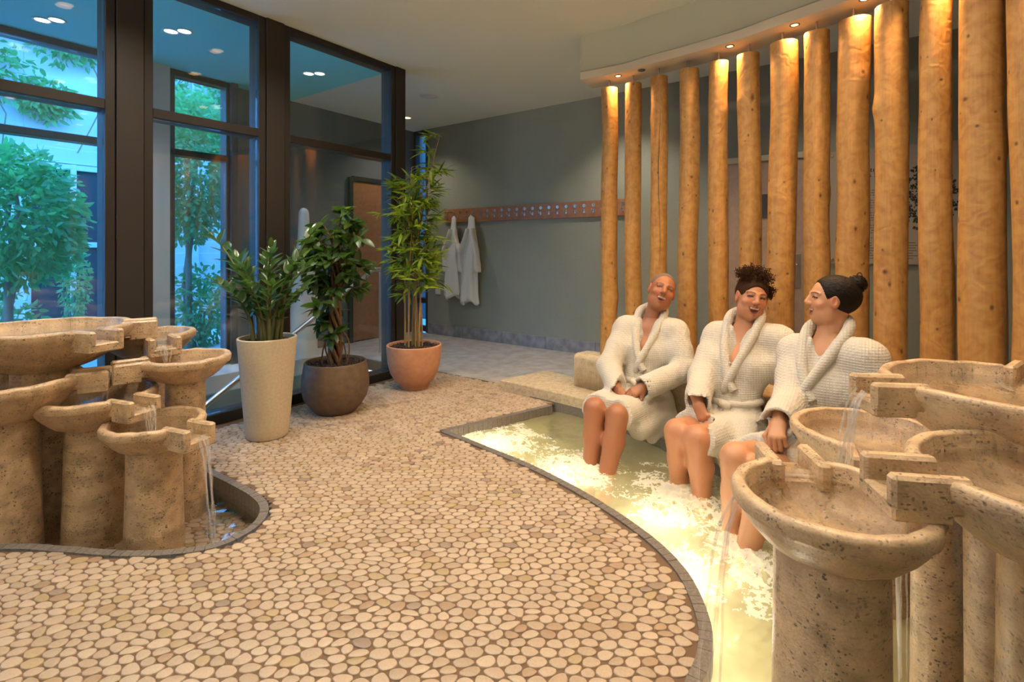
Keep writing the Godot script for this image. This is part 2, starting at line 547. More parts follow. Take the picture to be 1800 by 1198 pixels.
func building() -> void:
	slab("ceiling", U(-5.05, CEIL, -3.1), U(-3.45, CEIL + 0.15, 3.04), M.ceiling_day_tint, "ceiling of the glazed passage, coloured teal for tinted daylight", "ceiling")
	slab("ceiling", U(-5.05, CEIL, 3.04), U(-3.45, CEIL + 0.15, 4.95), M.ceiling_paint, "plain plaster ceiling of the lobby behind the glazing", "ceiling")
	slab("ceiling", U(-3.45, CEIL, -3.1), U(2.7, CEIL + 0.15, 4.95), M.ceiling_paint, "plain plaster ceiling over the spa room", "ceiling")
	slab("wall_back", U(-4.785, -0.1, BACK), U(2.7, CEIL, BACK + 0.15), M.sage_paint, "sage green painted wall with robe rail and door", "wall")
	slab("wall_right", U(2.6, -0.4, -3.1), U(2.75, CEIL, BACK), M.sage_paint, "sage green side wall beyond the timber poles", "wall")
	slab("wall_rear", U(-5.05, -1.3, -3.1), U(2.6, CEIL, -2.95), M.sage_paint, "sage green wall behind the foot bath visitors", "wall")
	slab("wall_lobby", U(-5.2, -0.1, 2.43), U(-5.05, CEIL, 4.95), M.lobby_paint, "plain grey wall at the end of the lobby", "wall")
	slab("floor_subfloor", U(-6.7, -1.35, -3.1), U(2.7, -1.25, 4.95), M.grey_tile, "concrete slab below the room", "floor")
	# skirting of grey stone tiles
	var sk := thing("baseboard_back", "grey stone tile skirting along the sage green wall", "skirting", U(0, 0, BACK))
	tag(sk, "", "", "", "structure")
	var u := -4.77
	while u < 2.5:
		var b := MB.new()
		b.box(Vector3(u + 0.2985, 0.0675, 0.006), Vector3(0.597, 0.135, 0.016), 0.002)
		part("tile", b.mesh(false), M.skirting_tile, sk)
		u += 0.6
	# grey tiled lobby floor
	var gf := thing("floor_lobby", "grey stone tiled floor in front of the robe wall", "floor", U(0, 0, 0))
	tag(gf, "", "", "", "structure")
	var base := MB.new()
	base.box(U(-2.0, -0.06, 4.06), Vector3(9.3, 0.1, 1.46), 0.0)
	part("screed", base.mesh(false), M.grout, gf)
	u = -6.6
	var row := 0
	for vv in [[3.345, 3.94], [3.944, 4.54], [4.544, 4.785]]:
		u = -6.6 - 0.3 * (row % 2)
		while u < 2.5:
			var b := MB.new()
			b.box(U(u + 0.4, -0.006, (vv[0] + vv[1]) * 0.5), Vector3(0.796, 0.012, vv[1] - vv[0] - 0.003), 0.001)
			part("tile", b.mesh(false), M.grey_tile, gf)
			u += 0.8
		row += 1
	# dark joint strip between pebbles and tiles
	slab("trim_1", U(-3.3, -0.02, 3.328), U(2.5, 0.001, 3.342), M.dark_metal, "thin dark joint strip between pebble floor and grey tiles", "trim")
	# ceiling air valve seen past the last post
	var t := thing("ceiling_vent", "round white ceiling air valve near the end of the glazing", "vent", U(-3.72, CEIL, 3.75))
	var b2 := MB.new()
	b2.lathe(Vector3.ZERO, [Vector2(0.10, 0.0), Vector2(0.10, -0.008), Vector2(0.075, -0.016), Vector2(0.07, -0.004), Vector2(0.06, -0.004), Vector2(0.05, -0.02), Vector2(0.0, -0.022)], 32)
	part("valve", b2.mesh(), M.white_plastic, t)

func window_unit(called: String, u: float, v0: float, v1: float, y0: float, y1: float, ty: float, fm: Material, label: String, fw := 0.045, depth := 0.13, inner := 1.0) -> void:
	var t := thing(called, label, "window", U(u, 0, (v0 + v1) * 0.5))
	tag(t, "", "", "", "structure")
	var w := v1 - v0
	var x := -depth * 0.5 * inner
	var f := MB.new()
	for s in [-1.0, 1.0]:
		f.box(Vector3(x, (y0 + y1) * 0.5, s * (w - fw) * 0.5), Vector3(depth, y1 - y0, fw), 0.003)
	f.box(Vector3(x, y1 - fw * 0.5, 0), Vector3(depth, fw, w - 2 * fw), 0.003)
	f.box(Vector3(x, y0 + fw * 0.75, 0), Vector3(depth, fw * 1.5, w - 2 * fw), 0.003)
	part("frame", f.mesh(false), fm, t)
	f = MB.new()
	f.box(Vector3(x, ty, 0), Vector3(depth, 0.055, w - 2 * fw), 0.003)
	part("transom", f.mesh(false), fm, t)
	for q in [[y0 + fw * 1.5, ty - 0.0275], [ty + 0.0275, y1 - fw]]:
		f = MB.new()
		f.box(Vector3(-0.035 * inner, (q[0] + q[1]) * 0.5, 0), Vector3(0.024, q[1] - q[0] - 0.002, w - 2 * fw - 0.002))
		part("pane", f.mesh(false), M.glass, t)

func glazing() -> void:
	var posts := [-2.90, -2.07, -1.24, -0.41, 0.17, 1.003, 1.84, 2.98]
	var n := 0
	for i in posts.size():
		var wd := 0.133 if i < posts.size() - 1 else 0.11
		var b := MB.new()
		b.box(U(GLAZE - 0.07, CEIL * 0.5, posts[i] + wd * 0.5), Vector3(0.16, CEIL, wd - 0.006), 0.002)
		n += 1
		struct("trim_%d" % (n + 1), b.mesh(false), M.bronze_panel, "dark bronze cladding post of the inner glazing, %s from the rear wall" % ordinal(i), "post")
		if i < posts.size() - 1:
			window_unit("window_%d" % (i + 1), GLAZE, posts[i] + wd, posts[i + 1], 0.0, CEIL, 1.875, M.bronze_frame, "tall bronze framed window of the inner glazing, %s from the rear wall" % ordinal(i))
	# outer curtain wall to the courtyard
	var outer := [-2.95, -1.6, -0.2, 0.42, 1.60, 2.42]
	for i in outer.size() - 1:
		var b := MB.new()
		b.box(U(-5.03, CEIL * 0.5, outer[i + 1] if i < 4 else 2.40), Vector3(0.2, CEIL, 0.06), 0.003)
		struct("trim_%d" % (20 + i), b.mesh(false), M.grey_frame if i != 3 else M.white_wall, "slim mullion of the courtyard glazing, %s from the rear wall" % ordinal(i), "mullion")
		window_unit("window_%d" % (20 + i), -4.97, outer[i] + 0.03, outer[i + 1] - 0.03, 0.02, CEIL, 1.945, M.grey_frame, "tall dark grey framed courtyard window, %s from the rear wall" % ordinal(i), 0.05, 0.12)
	slab("wall_courtyard", U(-5.08, 0.0, 1.60), U(-4.94, CEIL, 1.86), M.white_wall, "narrow white pier between two courtyard windows", "wall")
	window_unit("window_30", -4.97, 1.86, 2.40, 0.02, CEIL, 1.945, M.grey_frame, "narrow dark grey framed courtyard window beside the white pier", 0.05, 0.12)
	# narrow end window of the lobby, in line with the robe wall
	var t := thing("window_31", "narrow glazed slot beside the end of the sage wall", "window", U(-4.918, 0, BACK + 0.04))
	tag(t, "", "", "", "structure")
	var f := MB.new()
	for x in [-0.11, 0.11]:
		f.box(Vector3(x, CEIL * 0.5, 0), Vector3(0.04, CEIL, 0.08), 0.003)
	for y in [0.05, 0.42, CEIL - 0.03]:
		f.box(Vector3(0, y, 0), Vector3(0.18, 0.07, 0.07), 0.003)
	part("frame", f.mesh(false), M.grey_frame, t)
	f = MB.new()
	f.box(Vector3(0, CEIL * 0.5, 0), Vector3(0.18, CEIL - 0.1, 0.012))
	part("pane", f.mesh(false), M.glass, t)
	var dd := thing("door_2", "brown timber door at the end of the lobby behind the glazing", "door", U(-5.05, 0, 4.15))
	tag(dd, "", "", "", "structure")
	f = MB.new()
	f.box(Vector3(0.012, 0.95, 0), Vector3(0.03, 1.88, 0.70), 0.003)
	part("leaf", f.mesh(false), M.rail_wood, dd)
	f = MB.new()
	for z in [-0.38, 0.38]:
		f.box(Vector3(0.02, 0.97, z), Vector3(0.05, 1.94, 0.05), 0.003)
	f.box(Vector3(0.02, 1.93, 0), Vector3(0.05, 0.05, 0.71), 0.003)
	part("frame", f.mesh(false), M.bronze_frame, dd)
	# stair down between the two glass walls
	slab("floor_ledge", U(-4.98, -1.2, -2.95), U(-4.62, 0.015, 3.34), M.paving, "pale stone ledge along the courtyard windows", "ledge", 0.004)
	slab("wall_stair", U(-4.62, -1.2, -2.95), U(-4.58, -0.13, 3.34), M.blue_mosaic, "blue mosaic side wall of the stair", "wall")
	slab("floor_stair", U(-4.58, -1.2, -2.95), U(-3.2, -0.85, 2.0), M.stair_tile, "yellow tiled landing at the foot of the stair", "floor")
	slab("floor_glazing_strip", U(-3.56, -0.9, -2.95), U(-3.30, -0.002, 3.34), M.grout, "dark base strip under the inner glazing", "base")
	var st := thing("floor_stair_steps", "short flight of yellow tiled steps behind the inner glazing", "stairs", U(-4.07, 0, 0))
	tag(st, "", "", "", "structure")
	for k in 5:
		var b := MB.new()
		var h := -0.17 * (k + 1) + 0.17
		b.box(Vector3(0, (h - 0.17 - 1.1) * 0.5, -(3.33 - 0.27 * k - 0.135)), Vector3(1.02, h - 0.17 + 1.1, 0.27), 0.006)
		part("step", b.mesh(false), M.stair_tile, st)
	var hr := thing("handrail", "brushed steel stair handrail sloping behind the glazing", "handrail", U(-4.3, 0, 0))
	var r := MB.new()
	r.tube([Vector3(0, 0.88, -3.75), Vector3(0, 0.88, -3.52), Vector3(0, 0.85, -3.46), Vector3(0, -0.17, -1.8), Vector3(0, -0.45, -1.35)], 0.024, 12)
	part("rail", r.mesh(), M.steel, hr)
	for q in [[3.6, 0.0, 0.88], [1.55, -0.86, -0.32]]:
		r = MB.new()
		r.tube([Vector3(0, q[1], -q[0]), Vector3(0, q[2], -q[0])], 0.016, 10)
		part("post", r.mesh(), M.steel, hr)
	# white column with two rounded tops standing in the lobby
	var wc := thing("white_column", "tall white sculpted column with two rounded tops behind the glazing", "column", U(-4.79, 0.015, 3.02))
	for q in [[-0.05, 1.42, 0.055, 0.15], [0.06, 1.50, 0.055, 0.15]]:
		var b := MB.new()
		var prof := [Vector2(0.13, 0.0), Vector2(0.13, 0.75), Vector2(0.11, 1.0), Vector2(0.06, 1.15), Vector2(0.05, q[1] - 0.06), Vector2(0.042, q[1] - 0.03), Vector2(0.025, q[1] - 0.008), Vector2(0, q[1])]
		b.lathe(Vector3(q[0], 0, q[0] * 0.6), prof, 28)
		part("shaft", b.mesh(), M.white_plastic, wc)
	# passage downlights; the second of each pair is added for the pane reflection
	for q in [[-4.09, 2.68, "above the stair head"], [-4.09, 1.588, "above the steel handrail"], [-4.6, 1.0, "above the stone ledge"], [-4.09, 0.3, "above the stair foot"]]:
		for s in [-0.04, 0.04]:
			downlight(U(q[0] + s, CEIL, q[1] + s * 0.7), 0.35, 60.0, "small downlight in the glazed passage %s, doubled for the pane reflection, on its %s side" % [q[2], "courtyard" if s < 0 else "room"], "cool_lamp", Color(0.8, 0.92, 1.0))
	downlight(U(-4.57, CEIL, 4.23), 0.9, 60.0, "recessed downlight in the lobby ceiling above the hanging robes", "warm_lamp", Color(1.0, 0.93, 0.84))

# a pointed leaf, folded a little along its midrib; grows along +y
func leaf_shape(l: float, w: float, fold := 0.25, droop := 0.15) -> MB:
	var b := MB.new()
	var rows := []
	for k in 6:
		var t := k / 5.0
		var h: float = w * pow(sin(PI * pow(t, 0.75) * 0.999 + 0.0005), 0.8)
		var z := -droop * l * t * t
		rows.append([Vector3(-h * 0.5, l * t, z + fold * h * 0.5), Vector3(0, l * t, z), Vector3(h * 0.5, l * t, z + fold * h * 0.5)])
	b.grid(rows)
	return b

func frame_along(d: Vector3, roll: float) -> Basis:
	var y := d.normalized()
	var x := y.cross(Vector3.UP)
	if x.length() < 0.05: x = Vector3.RIGHT
	x = x.normalized()
	return Basis(x, y, x.cross(y)) * Basis(Vector3.UP, roll)

# a cloud of leaves in an ellipsoid, as one mesh
func foliage(c: Vector3, r: Vector3, n: int, size: float, sd: int, hollow := 0.35, shape: MB = null) -> MB:
	rng.seed = sd
	var lf := shape if shape else leaf_shape(1.0, 0.42)
	var b := MB.new()
	for k in n:
		var d := Vector3(rng.randfn(), rng.randfn(), rng.randfn()).normalized()
		var q := d * r * pow(rng.randf_range(hollow, 1.0), 0.6)
		var dir := (d * 0.6 + Vector3(rng.randfn() * 0.5, rng.randfn() * 0.35 - 0.35, rng.randfn() * 0.5))
		b.add(lf, Transform3D(frame_along(dir, rng.randf() * TAU).scaled(Vector3.ONE * size * rng.randf_range(0.7, 1.3)), c + q))
	return b

func courtyard() -> void:
	slab("floor_courtyard", U(-12, -0.25, -4), U(-5.08, -0.05, 6.5), M.paving, "pale paving of the planted courtyard", "paving")
	slab("wall_far", U(-8.75, -0.2, -4), U(-8.6, 4.6, 7), M.white_wall, "backing wall of the house across the courtyard", "wall")
	slab("wall_sky_screen", U(-8.6, -0.2, 6.0), U(-2.5, 4.2, 6.15), M.grey_frame, "added dark wall dimming the sky behind the lobby slot window", "wall")  # added to cut the sky brightness behind the slot window
	# clapboard house front
	var h := thing("clapboard_house", "house front of pale horizontal clapboards across the courtyard", "house", U(-8.6, -0.05, 0))
	for seg in [[-4.0, 1.62], [2.55, 7.0]]:
		for k in 25:
			var b := MB.new()
			var y := 0.09 + 0.18 * k
			b.box(Vector3(0.03, y, -(seg[0] + seg[1]) * 0.5), Vector3(0.03, 0.19, seg[1] - seg[0]), 0.004, Basis(Vector3.BACK, -0.09))
			part("clapboard", b.mesh(false), M.siding, h)
	for k in 12:
		var b := MB.new()
		b.box(Vector3(0.03, 2.35 + 0.18 * k, -2.085), Vector3(0.03, 0.19, 0.93), 0.004, Basis(Vector3.BACK, -0.09))
		part("clapboard", b.mesh(false), M.siding, h)
	for vv in [3.55, -0.4]:
		var b := MB.new()
		b.box(Vector3(0.07, 2.2, -vv), Vector3(0.05, 4.4, 0.10), 0.004)
		part("corner_board", b.mesh(false), M.siding, h)
	var d := thing("glass_door", "grey framed glass double door of the clapboard house", "door", U(-8.52, -0.05, 2.085))
	var f := MB.new()
	for z in [-0.44, 0.0, 0.44]:
		f.box(Vector3(0, 1.12, z), Vector3(0.08, 2.24, 0.06), 0.004)
	for y in [0.05, 1.2, 2.2]:
		f.box(Vector3(0, y, 0), Vector3(0.075, 0.07, 0.9), 0.004)
	part("frame", f.mesh(false), M.siding, d)
	for z in [-0.22, 0.22]:
		f = MB.new()
		f.box(Vector3(-0.01, 1.12, z), Vector3(0.02, 2.1, 0.38))
		part("pane", f.mesh(false), M.dark_pane, d)
	# trees, ivy and shrubs
	for q in [["courtyard_tree", "leafy evergreen tree hanging over the left courtyard window", U(-6.45, 1.38, 1.15), Vector3(0.48, 0.66, 0.52), 2600, 0.088, 1],
			["courtyard_tree", "slim evergreen tree with bare twin trunk beside the narrow courtyard window", U(-6.5, 2.05, 2.66), Vector3(0.40, 0.90, 0.44), 3300, 0.078, 2]]:
		var t := thing(q[0], q[1], "tree", Vector3(q[2].x, -0.05, q[2].z), "courtyard trees")
		var cy: float = q[2].y + 0.05
		var tr := MB.new()
		for s in [-1.0, 1.0]:
			tr.tube([Vector3(0.02 * s, 0, 0.03 * s), Vector3(0.05 * s, cy * 0.35, 0.04), Vector3(0.02 * s, cy * 0.7, 0.03 * s), Vector3(0.06 * s, cy, -0.03 * s), Vector3(0.02, cy + q[3].y * 0.6, 0)], [0.045, 0.035, 0.032, 0.022, 0.008], 8)
		part("trunk", tr.mesh(), M.tree_bark, t)
		tag(part("foliage", foliage(Vector3(0, cy, 0), q[3] * 1.03, q[4] * 4 / 3, q[5], q[6] * 10).mesh(), M.court_leaf, t), "", "", "", "stuff")
	for q in [["courtyard_shrub", "bright green shrub under the twin trunk tree", U(-6.55, 0.38, 2.78), Vector3(0.26, 0.52, 0.30), 900, 0.07, 3],
			["courtyard_shrub", "rounded green shrub at the foot of the leafy tree", U(-6.8, 0.30, 1.0), Vector3(0.5, 0.42, 0.45), 900, 0.07, 4],
			["courtyard_shrub", "small dark shrub by the glass door", U(-8.1, 0.62, 2.0), Vector3(0.2, 0.55, 0.14), 500, 0.06, 5]]:
		var t := thing(q[0], q[1], "shrub", Vector3(q[2].x, -0.05, q[2].z), "courtyard shrubs")
		var st := MB.new()
		for k in 5:
			st.tube([Vector3.ZERO, Vector3(sin(k * 1.3) * 0.12, q[2].y, cos(k * 1.3) * 0.12)], 0.012, 6)
		part("stem", st.mesh(), M.tree_bark, t)
		tag(part("foliage", foliage(Vector3(0, q[2].y + 0.05, 0), q[3] * 1.03, q[4] * 3 / 2, q[5], q[6] * 10, 0.2).mesh(), M.court_leaf, t), "", "", "", "stuff")
	var iv := thing("wall_ivy", "climbing ivy hanging on the clapboards above the glass door", "ivy", U(-8.5, 2.2, 2.0))
	var vine := MB.new()
	rng.seed = 31
	for k in 9:
		var p := []
		var z := rng.randf_range(-1.6, 1.4)
		for j in 7:
			p.append(Vector3(0.06 + 0.03 * sin(j * 2.0 + k), 2.3 - j * 0.36, z + 0.14 * sin(j * 1.3 + k)))
		vine.tube(p, 0.008, 5)
	part("vine", vine.mesh(), M.tree_bark, iv)
	var ib := MB.new()
	for q in [[1.35, 1.6, 0.5], [0.75, 1.1, 0.55], [0.6, 1.9, 0.4], [0.0, 1.6, 0.42], [-0.55, 1.9, 0.4], [0.2, 0.75, 0.28], [-1.0, 1.3, 0.45], [-1.5, 0.8, 0.42], [1.1, 0.45, 0.35], [-2.0, 1.4, 0.5]]:
		ib.add(foliage(Vector3(0.12, q[1], q[0]), Vector3(0.12, q[2], q[2]), 420, 0.10, int(q[0] * 100) + 900, 0.1))
	tag(part("foliage", ib.mesh(), M.court_leaf, iv), "", "", "", "stuff")

# ---- pebble floor and pools ----------------------------------------------------------------------------------
# plans measured from the photographer's stand: (to the right, away)
const LONG := 1.38
var pool_edge := []
var basin_edge := []

func curve(pts: Array, closed: bool, per := 8) -> Array:
	var out := []
	var n := pts.size()
	for i in (n if closed else n - 1):
		var p0: Vector2 = pts[(i - 1 + n) % n] if closed or i > 0 else pts[0]
		var p1: Vector2 = pts[i]
		var p2: Vector2 = pts[(i + 1) % n]
		var p3: Vector2 = pts[(i + 2) % n] if closed or i < n - 2 else pts[n - 1]
		for k in per:
			out.append(p1.cubic_interpolate(p2, p0, p3, k / float(per)))
	if not closed: out.append(pts[n - 1])
	return out

func offset_path(p: Array, d: float) -> Array:
	var out := []
	for i in p.size():
		var a: Vector2 = p[maxi(i - 1, 0)]
		var b: Vector2 = p[mini(i + 1, p.size() - 1)]
		var t := (b - a).normalized()
		out.append(p[i] + Vector2(-t.y, t.x) * d)
	return out

func P2(a: Array) -> Array:
	var o := []
	for q in a: o.append(Vector2(q[0], q[1]))
	return o

func cell(pts: PackedVector2Array, at: int, buckets: Dictionary, g: float, gap: float) -> PackedVector2Array:
	var p := pts[at]
	var poly := PackedVector2Array([p + Vector2(-0.05, -0.05), p + Vector2(0.05, -0.05), p + Vector2(0.05, 0.05), p + Vector2(-0.05, 0.05)])
	var k := Vector2i((p / g).floor())
	for dy in range(-2, 3):
		for dx in range(-2, 3):
			for j in buckets.get(k + Vector2i(dx, dy), []):
				if j == at: continue
				var d: Vector2 = pts[j] - p
				var l := d.length()
				if l > 0.11: continue
				var nrm := d / l
				var lim := l * 0.5 - gap
				var out := PackedVector2Array()
				var n := poly.size()
				for i in n:
					var a := poly[i]
					var b := poly[(i + 1) % n]
					var da := (a - p).dot(nrm) - lim
					var db := (b - p).dot(nrm) - lim
					if da <= 0.0: out.append(a)
					if (da < 0.0) != (db < 0.0): out.append(a.lerp(b, da / (da - db)))
				poly = out
				if poly.size() < 3: return poly
	return poly

func rounded(poly: PackedVector2Array, times: int) -> PackedVector2Array:
	for t in times:
		var o := PackedVector2Array()
		var n := poly.size()
		for i in n:
			var a := poly[i]
			var b := poly[(i + 1) % n]
			var l := a.distance_to(b)
			if t > 0 or l > 0.013:
				var k := 0.25 if t > 0 else 0.31
				o.append(a.lerp(b, k)); o.append(a.lerp(b, 1.0 - k))
			elif l > 0.004:
				o.append(a.lerp(b, 0.5))
		poly = o
	return poly

func stone(b: MB, poly: PackedVector2Array, c: Vector2, y: float, tint: Color, local: bool) -> void:
	var n := poly.size()
	var o := C(c.x, c.y) if local else Vector3.ZERO
	var f := b.v.size()
	for ring in 3:
		for i in n:
			var q := c.lerp(poly[i], [1.0, 0.97, 0.86][ring])
			b.vert(C(q.x, q.y, y + [-0.004, 0.0025, 0.0045][ring]) - o, Vector2.ZERO, tint)
	var m := b.vert(C(c.x, c.y, y + 0.0052) - o, Vector2.ZERO, tint)
	for ring in 2:
		for i in n:
			var a := f + ring * n + i
			var e := f + ring * n + (i + 1) % n
			b.quad(a, a + n, e + n, e)
	for i in n:
		b.tri(f + 2 * n + i, m, f + 2 * n + (i + 1) % n)

func pebble_tint() -> Color:
	var k := rng.randf()
	var c := Color(0.46, 0.345, 0.235).lerp(Color(0.53, 0.415, 0.30), rng.randf())
	if k < 0.07: c = Color(0.39, 0.27, 0.17)
	elif k < 0.12: c = Color(0.43, 0.32, 0.18)
	elif k < 0.14: c = Color(0.31, 0.23, 0.17)
	var s := rng.randf_range(0.88, 1.05)
	return Color(c.r * s, c.g * s, c.b * s)

func floors() -> void:
	pool_edge = curve(P2([[0.26, 3.60], [-0.05, 3.37], [-0.445, 3.084]]), false, 6)
	pool_edge.resize(pool_edge.size() - 1)
	pool_edge.append_array(curve(P2([[-0.445, 3.084], [-0.123, 2.765], [0.057, 2.585], [0.213, 2.397], [0.344, 2.21], [0.451, 2.029], [0.521, 1.875], [0.557, 1.728], [0.556, 1.589], [0.536, 1.471], [0.490, 1.369], [0.441, 1.301], [0.36, 1.15], [0.33, 0.95], [0.40, 0.75], [0.60, 0.60], [1.0, 0.52], [1.9, 0.5]]), false, 8))
	basin_edge = curve(P2([[-1.613, 2.64], [-1.455, 2.519], [-1.278, 2.397], [-1.13, 2.286], [-1.039, 2.185], [-1.0, 2.071], [-1.017, 1.968], [-1.083, 1.875], [-1.22, 1.83], [-1.418, 1.823], [-1.645, 1.85], [-1.864, 1.864], [-2.15, 1.80], [-2.40, 1.72], [-2.62, 1.85], [-2.45, 2.02], [-2.20, 2.25], [-1.95, 2.52], [-1.78, 2.68]]), true, 8)
	var pool_poly := PackedVector2Array(pool_edge)
	for q in [[2.6, 0.5], [2.6, 3.0], [1.8, 3.3], [0.9, 3.75], [0.4, 3.8]]: pool_poly.append(Vector2(q[0], q[1]))
	var basin_poly := PackedVector2Array(basin_edge)
	# grout bed in strips, cut out round the pools
	var g := MB.new()
	var step := 0.02
	var z := -3.6
	while z < 5.2:
		var x := -4.4
		var from := INF
		while x < 4.6:
			var q := Vector2(x, z + step * 0.5)
			var w := C(x, z + step * 0.5)
			var inside: bool = w.x > GLAZE + 0.03 and w.x < 2.6 and -w.z < 3.336 and -w.z > -2.95
			if inside and (Geometry2D.is_point_in_polygon(q, basin_poly) or Geometry2D.is_point_in_polygon(q, pool_poly)): inside = false
			if inside and from == INF: from = x
			if not inside and from != INF:
				g.face([C(from, z), C(from, z + step), C(x, z + step), C(x, z)])
				from = INF
			x += step
		z += step
	var fl := thing("floor", "floor of flat oval tan pebbles set in brown grout", "floor")
	tag(fl, "", "", "", "structure")
	part("grout_bed", g.mesh(false), M.grout, fl)
	# pebbles: relaxed cells with rounded corners
	rng.seed = 5
	var pts := PackedVector2Array()
	var dx := 0.050
	var dz := 0.0435
	var row := 0
	z = 0.7 * LONG
	while z < 5.0 * LONG:
		var x := -3.2 + (row % 2) * dx * 0.5
		while x < 0.75:
			pts.append(Vector2(x + rng.randf_range(-0.42, 0.42) * dx, z + rng.randf_range(-0.42, 0.42) * dz))
			x += dx
		z += dz
		row += 1
	var gs := 0.05
	var keep := PackedByteArray()
	for pass_ in 2:
		var bk := {}
		for i in pts.size():
			var k := Vector2i((pts[i] / gs).floor())
			if not bk.has(k): bk[k] = []
			bk[k].append(i)
		if pass_ == 0:
			keep.resize(pts.size())
			for i in pts.size():
				var flat := Vector2(pts[i].x, pts[i].y / LONG)
				var w := C(flat.x, flat.y)
				keep[i] = 1 if w.x > GLAZE + 0.05 and -w.z < 3.40 and not Geometry2D.is_point_in_polygon(flat, pool_poly) else 0
			var moved := pts.duplicate()
			for i in pts.size():
				if keep[i] == 0: continue
				var poly := cell(pts, i, bk, gs, 0.0)
				var m := Vector2.ZERO
				for q in poly: m += q
				moved[i] = pts[i].lerp(m / maxi(1, poly.size()), 0.55)
			pts = moved
			continue
		var near := []
		for i in pts.size():
			if keep[i]: near.append(i)
		near.sort_custom(func(a, b): return pts[a].y < pts[b].y)
		var many := MB.new()
		var sunk := MB.new()
		var singles := 0
		for i in near:
			var c := Vector2(pts[i].x, pts[i].y / LONG)
			var w := C(c.x, c.y)
			var poly := cell(pts, i, bk, gs, 0.0008)
			if poly.size() < 3: continue
			for q in poly.size(): poly[q].y /= LONG
			var m := Vector2.ZERO
			for q in poly: m += q
			m /= poly.size()
			poly = rounded(poly, 2 if singles < 300 or c.y < 2.2 else 1)
			var in_basin := Geometry2D.is_point_in_polygon(m, basin_poly)
			var tint := pebble_tint()
			if in_basin:
				stone(sunk, rounded(poly, 0), m, -0.145, tint, false)
				continue
			var hits := w.x < GLAZE + 0.075 or -w.z > 3.325
			if not hits:
				for q in poly:
					var qq := q.lerp(m, 0.55)
					if Geometry2D.is_point_in_polygon(qq, pool_poly) or Geometry2D.is_point_in_polygon(qq, basin_poly):
						hits = true
						break
			if hits: continue
			var px := 900.0 + 900.0 * c.x / maxf(c.y, 0.1)
			if singles < 300 and c.y > 1.26 and px > -20.0 and px < 1250.0:
				var one := MB.new()
				stone(one, poly, m, 0.0, tint, true)
				var o := part("pebble", one.mesh(true, true), M.pebble, fl)
				o.position = C(m.x, m.y)
				singles += 1
			else:
				stone(many, poly, m, 0.0, tint, false)
		tag(part("pebbles", many.mesh(true, true), M.pebble, fl), "", "", "", "stuff")
		var bf := thing("floor_basin", "pebble lined bottom of the small fountain basin", "basin")
		tag(bf, "", "", "", "structure")
		tag(part("pebbles", sunk.mesh(true, true), M.pebble, bf), "", "", "", "stuff")
		part("bed", flat_poly(basin_poly, -0.15), M.basin_tile, bf)
		part("side", wall_strip(basin_edge, true, -0.21, 0.0), M.basin_tile, bf)
	# kerbs of small dark tiles
	kerb("trim_40", pool_edge, false, 0.038, "dark mosaic kerb round the lit foot bath", "kerb")
	kerb("trim_41", basin_edge, true, 0.034, "dark mosaic kerb round the small fountain basin", "kerb")

func flat_poly(poly: PackedVector2Array, y: float) -> ArrayMesh:
	var b := MB.new()
	for q in poly: b.vert(C(q.x, q.y, y))
	var t := Geometry2D.triangulate_polygon(poly)
	for k in range(0, t.size(), 3):
		var n: Vector3 = (b.v[t[k + 2]] - b.v[t[k]]).cross(b.v[t[k + 1]] - b.v[t[k]])
		if n.y > 0: b.tri(t[k], t[k + 1], t[k + 2])
		else: b.tri(t[k], t[k + 2], t[k + 1])
	return b.mesh(false)

func wall_strip(path: Array, closed: bool, y0: float, y1: float) -> ArrayMesh:
	var b := MB.new()
	var lo := []
	var hi := []
	for q in path:
		lo.append(C(q.x, q.y, y0)); hi.append(C(q.x, q.y, y1))
	b.grid([lo, hi], closed)
	return b.mesh()

func kerb(called: String, path: Array, closed: bool, w: float, label: String, cat: String) -> void:
	var k := thing(called, label, cat)
	tag(k, "", "", "", "structure")
	# the path is the water side; tiles lie outside it
	var pts := path.duplicate()
	if closed: pts.append(path[0])
	var walk := 0.0
	var at := []
	for i in pts.size() - 1:
		var a: Vector2 = pts[i]
		var b: Vector2 = pts[i + 1]
		var l := a.distance_to(b)
		while walk < l:
			at.append([a.lerp(b, walk / l), (b - a).normalized()])
			walk += 0.036
		walk -= l
	rng.seed = 77
	for i in at.size() - 1:
		var p: Vector2 = at[i][0]
		var q: Vector2 = at[i + 1][0]
		var n0 := Vector2(at[i][1].y, -at[i][1].x)
		var n1 := Vector2(at[i + 1][1].y, -at[i + 1][1].x)
		if p.length() < 0.9 and p.y < 0.9: continue
		var e := 0.025
		var g0 := p.lerp(q, e)
		var g1 := p.lerp(q, 1.0 - e)
		var sg := 1.0 if closed else -1.0
		var o0 := g0 + n0 * w * sg
		var o1 := g1 + n1 * w * sg
		var b := MB.new()
		var lo := -0.075
		var hi := 0.008 + rng.randf_range(-0.0006, 0.0006)
		b.face([C(g0.x, g0.y, hi), C(g1.x, g1.y, hi), C(o1.x, o1.y, hi), C(o0.x, o0.y, hi)])
		b.face([C(g0.x, g0.y, -0.01), C(g1.x, g1.y, -0.01), C(g1.x, g1.y, hi), C(g0.x, g0.y, hi)])
		b.face([C(o0.x, o0.y, hi), C(o1.x, o1.y, hi), C(o1.x, o1.y, lo), C(o0.x, o0.y, lo)])
		b.face([C(g0.x, g0.y, lo), C(g0.x, g0.y, hi), C(o0.x, o0.y, hi), C(o0.x, o0.y, lo)])
		b.face([C(g1.x, g1.y, hi), C(g1.x, g1.y, lo), C(o1.x, o1.y, lo), C(o1.x, o1.y, hi)])
		part("tile", b.mesh(false), M.kerb_tile, k)

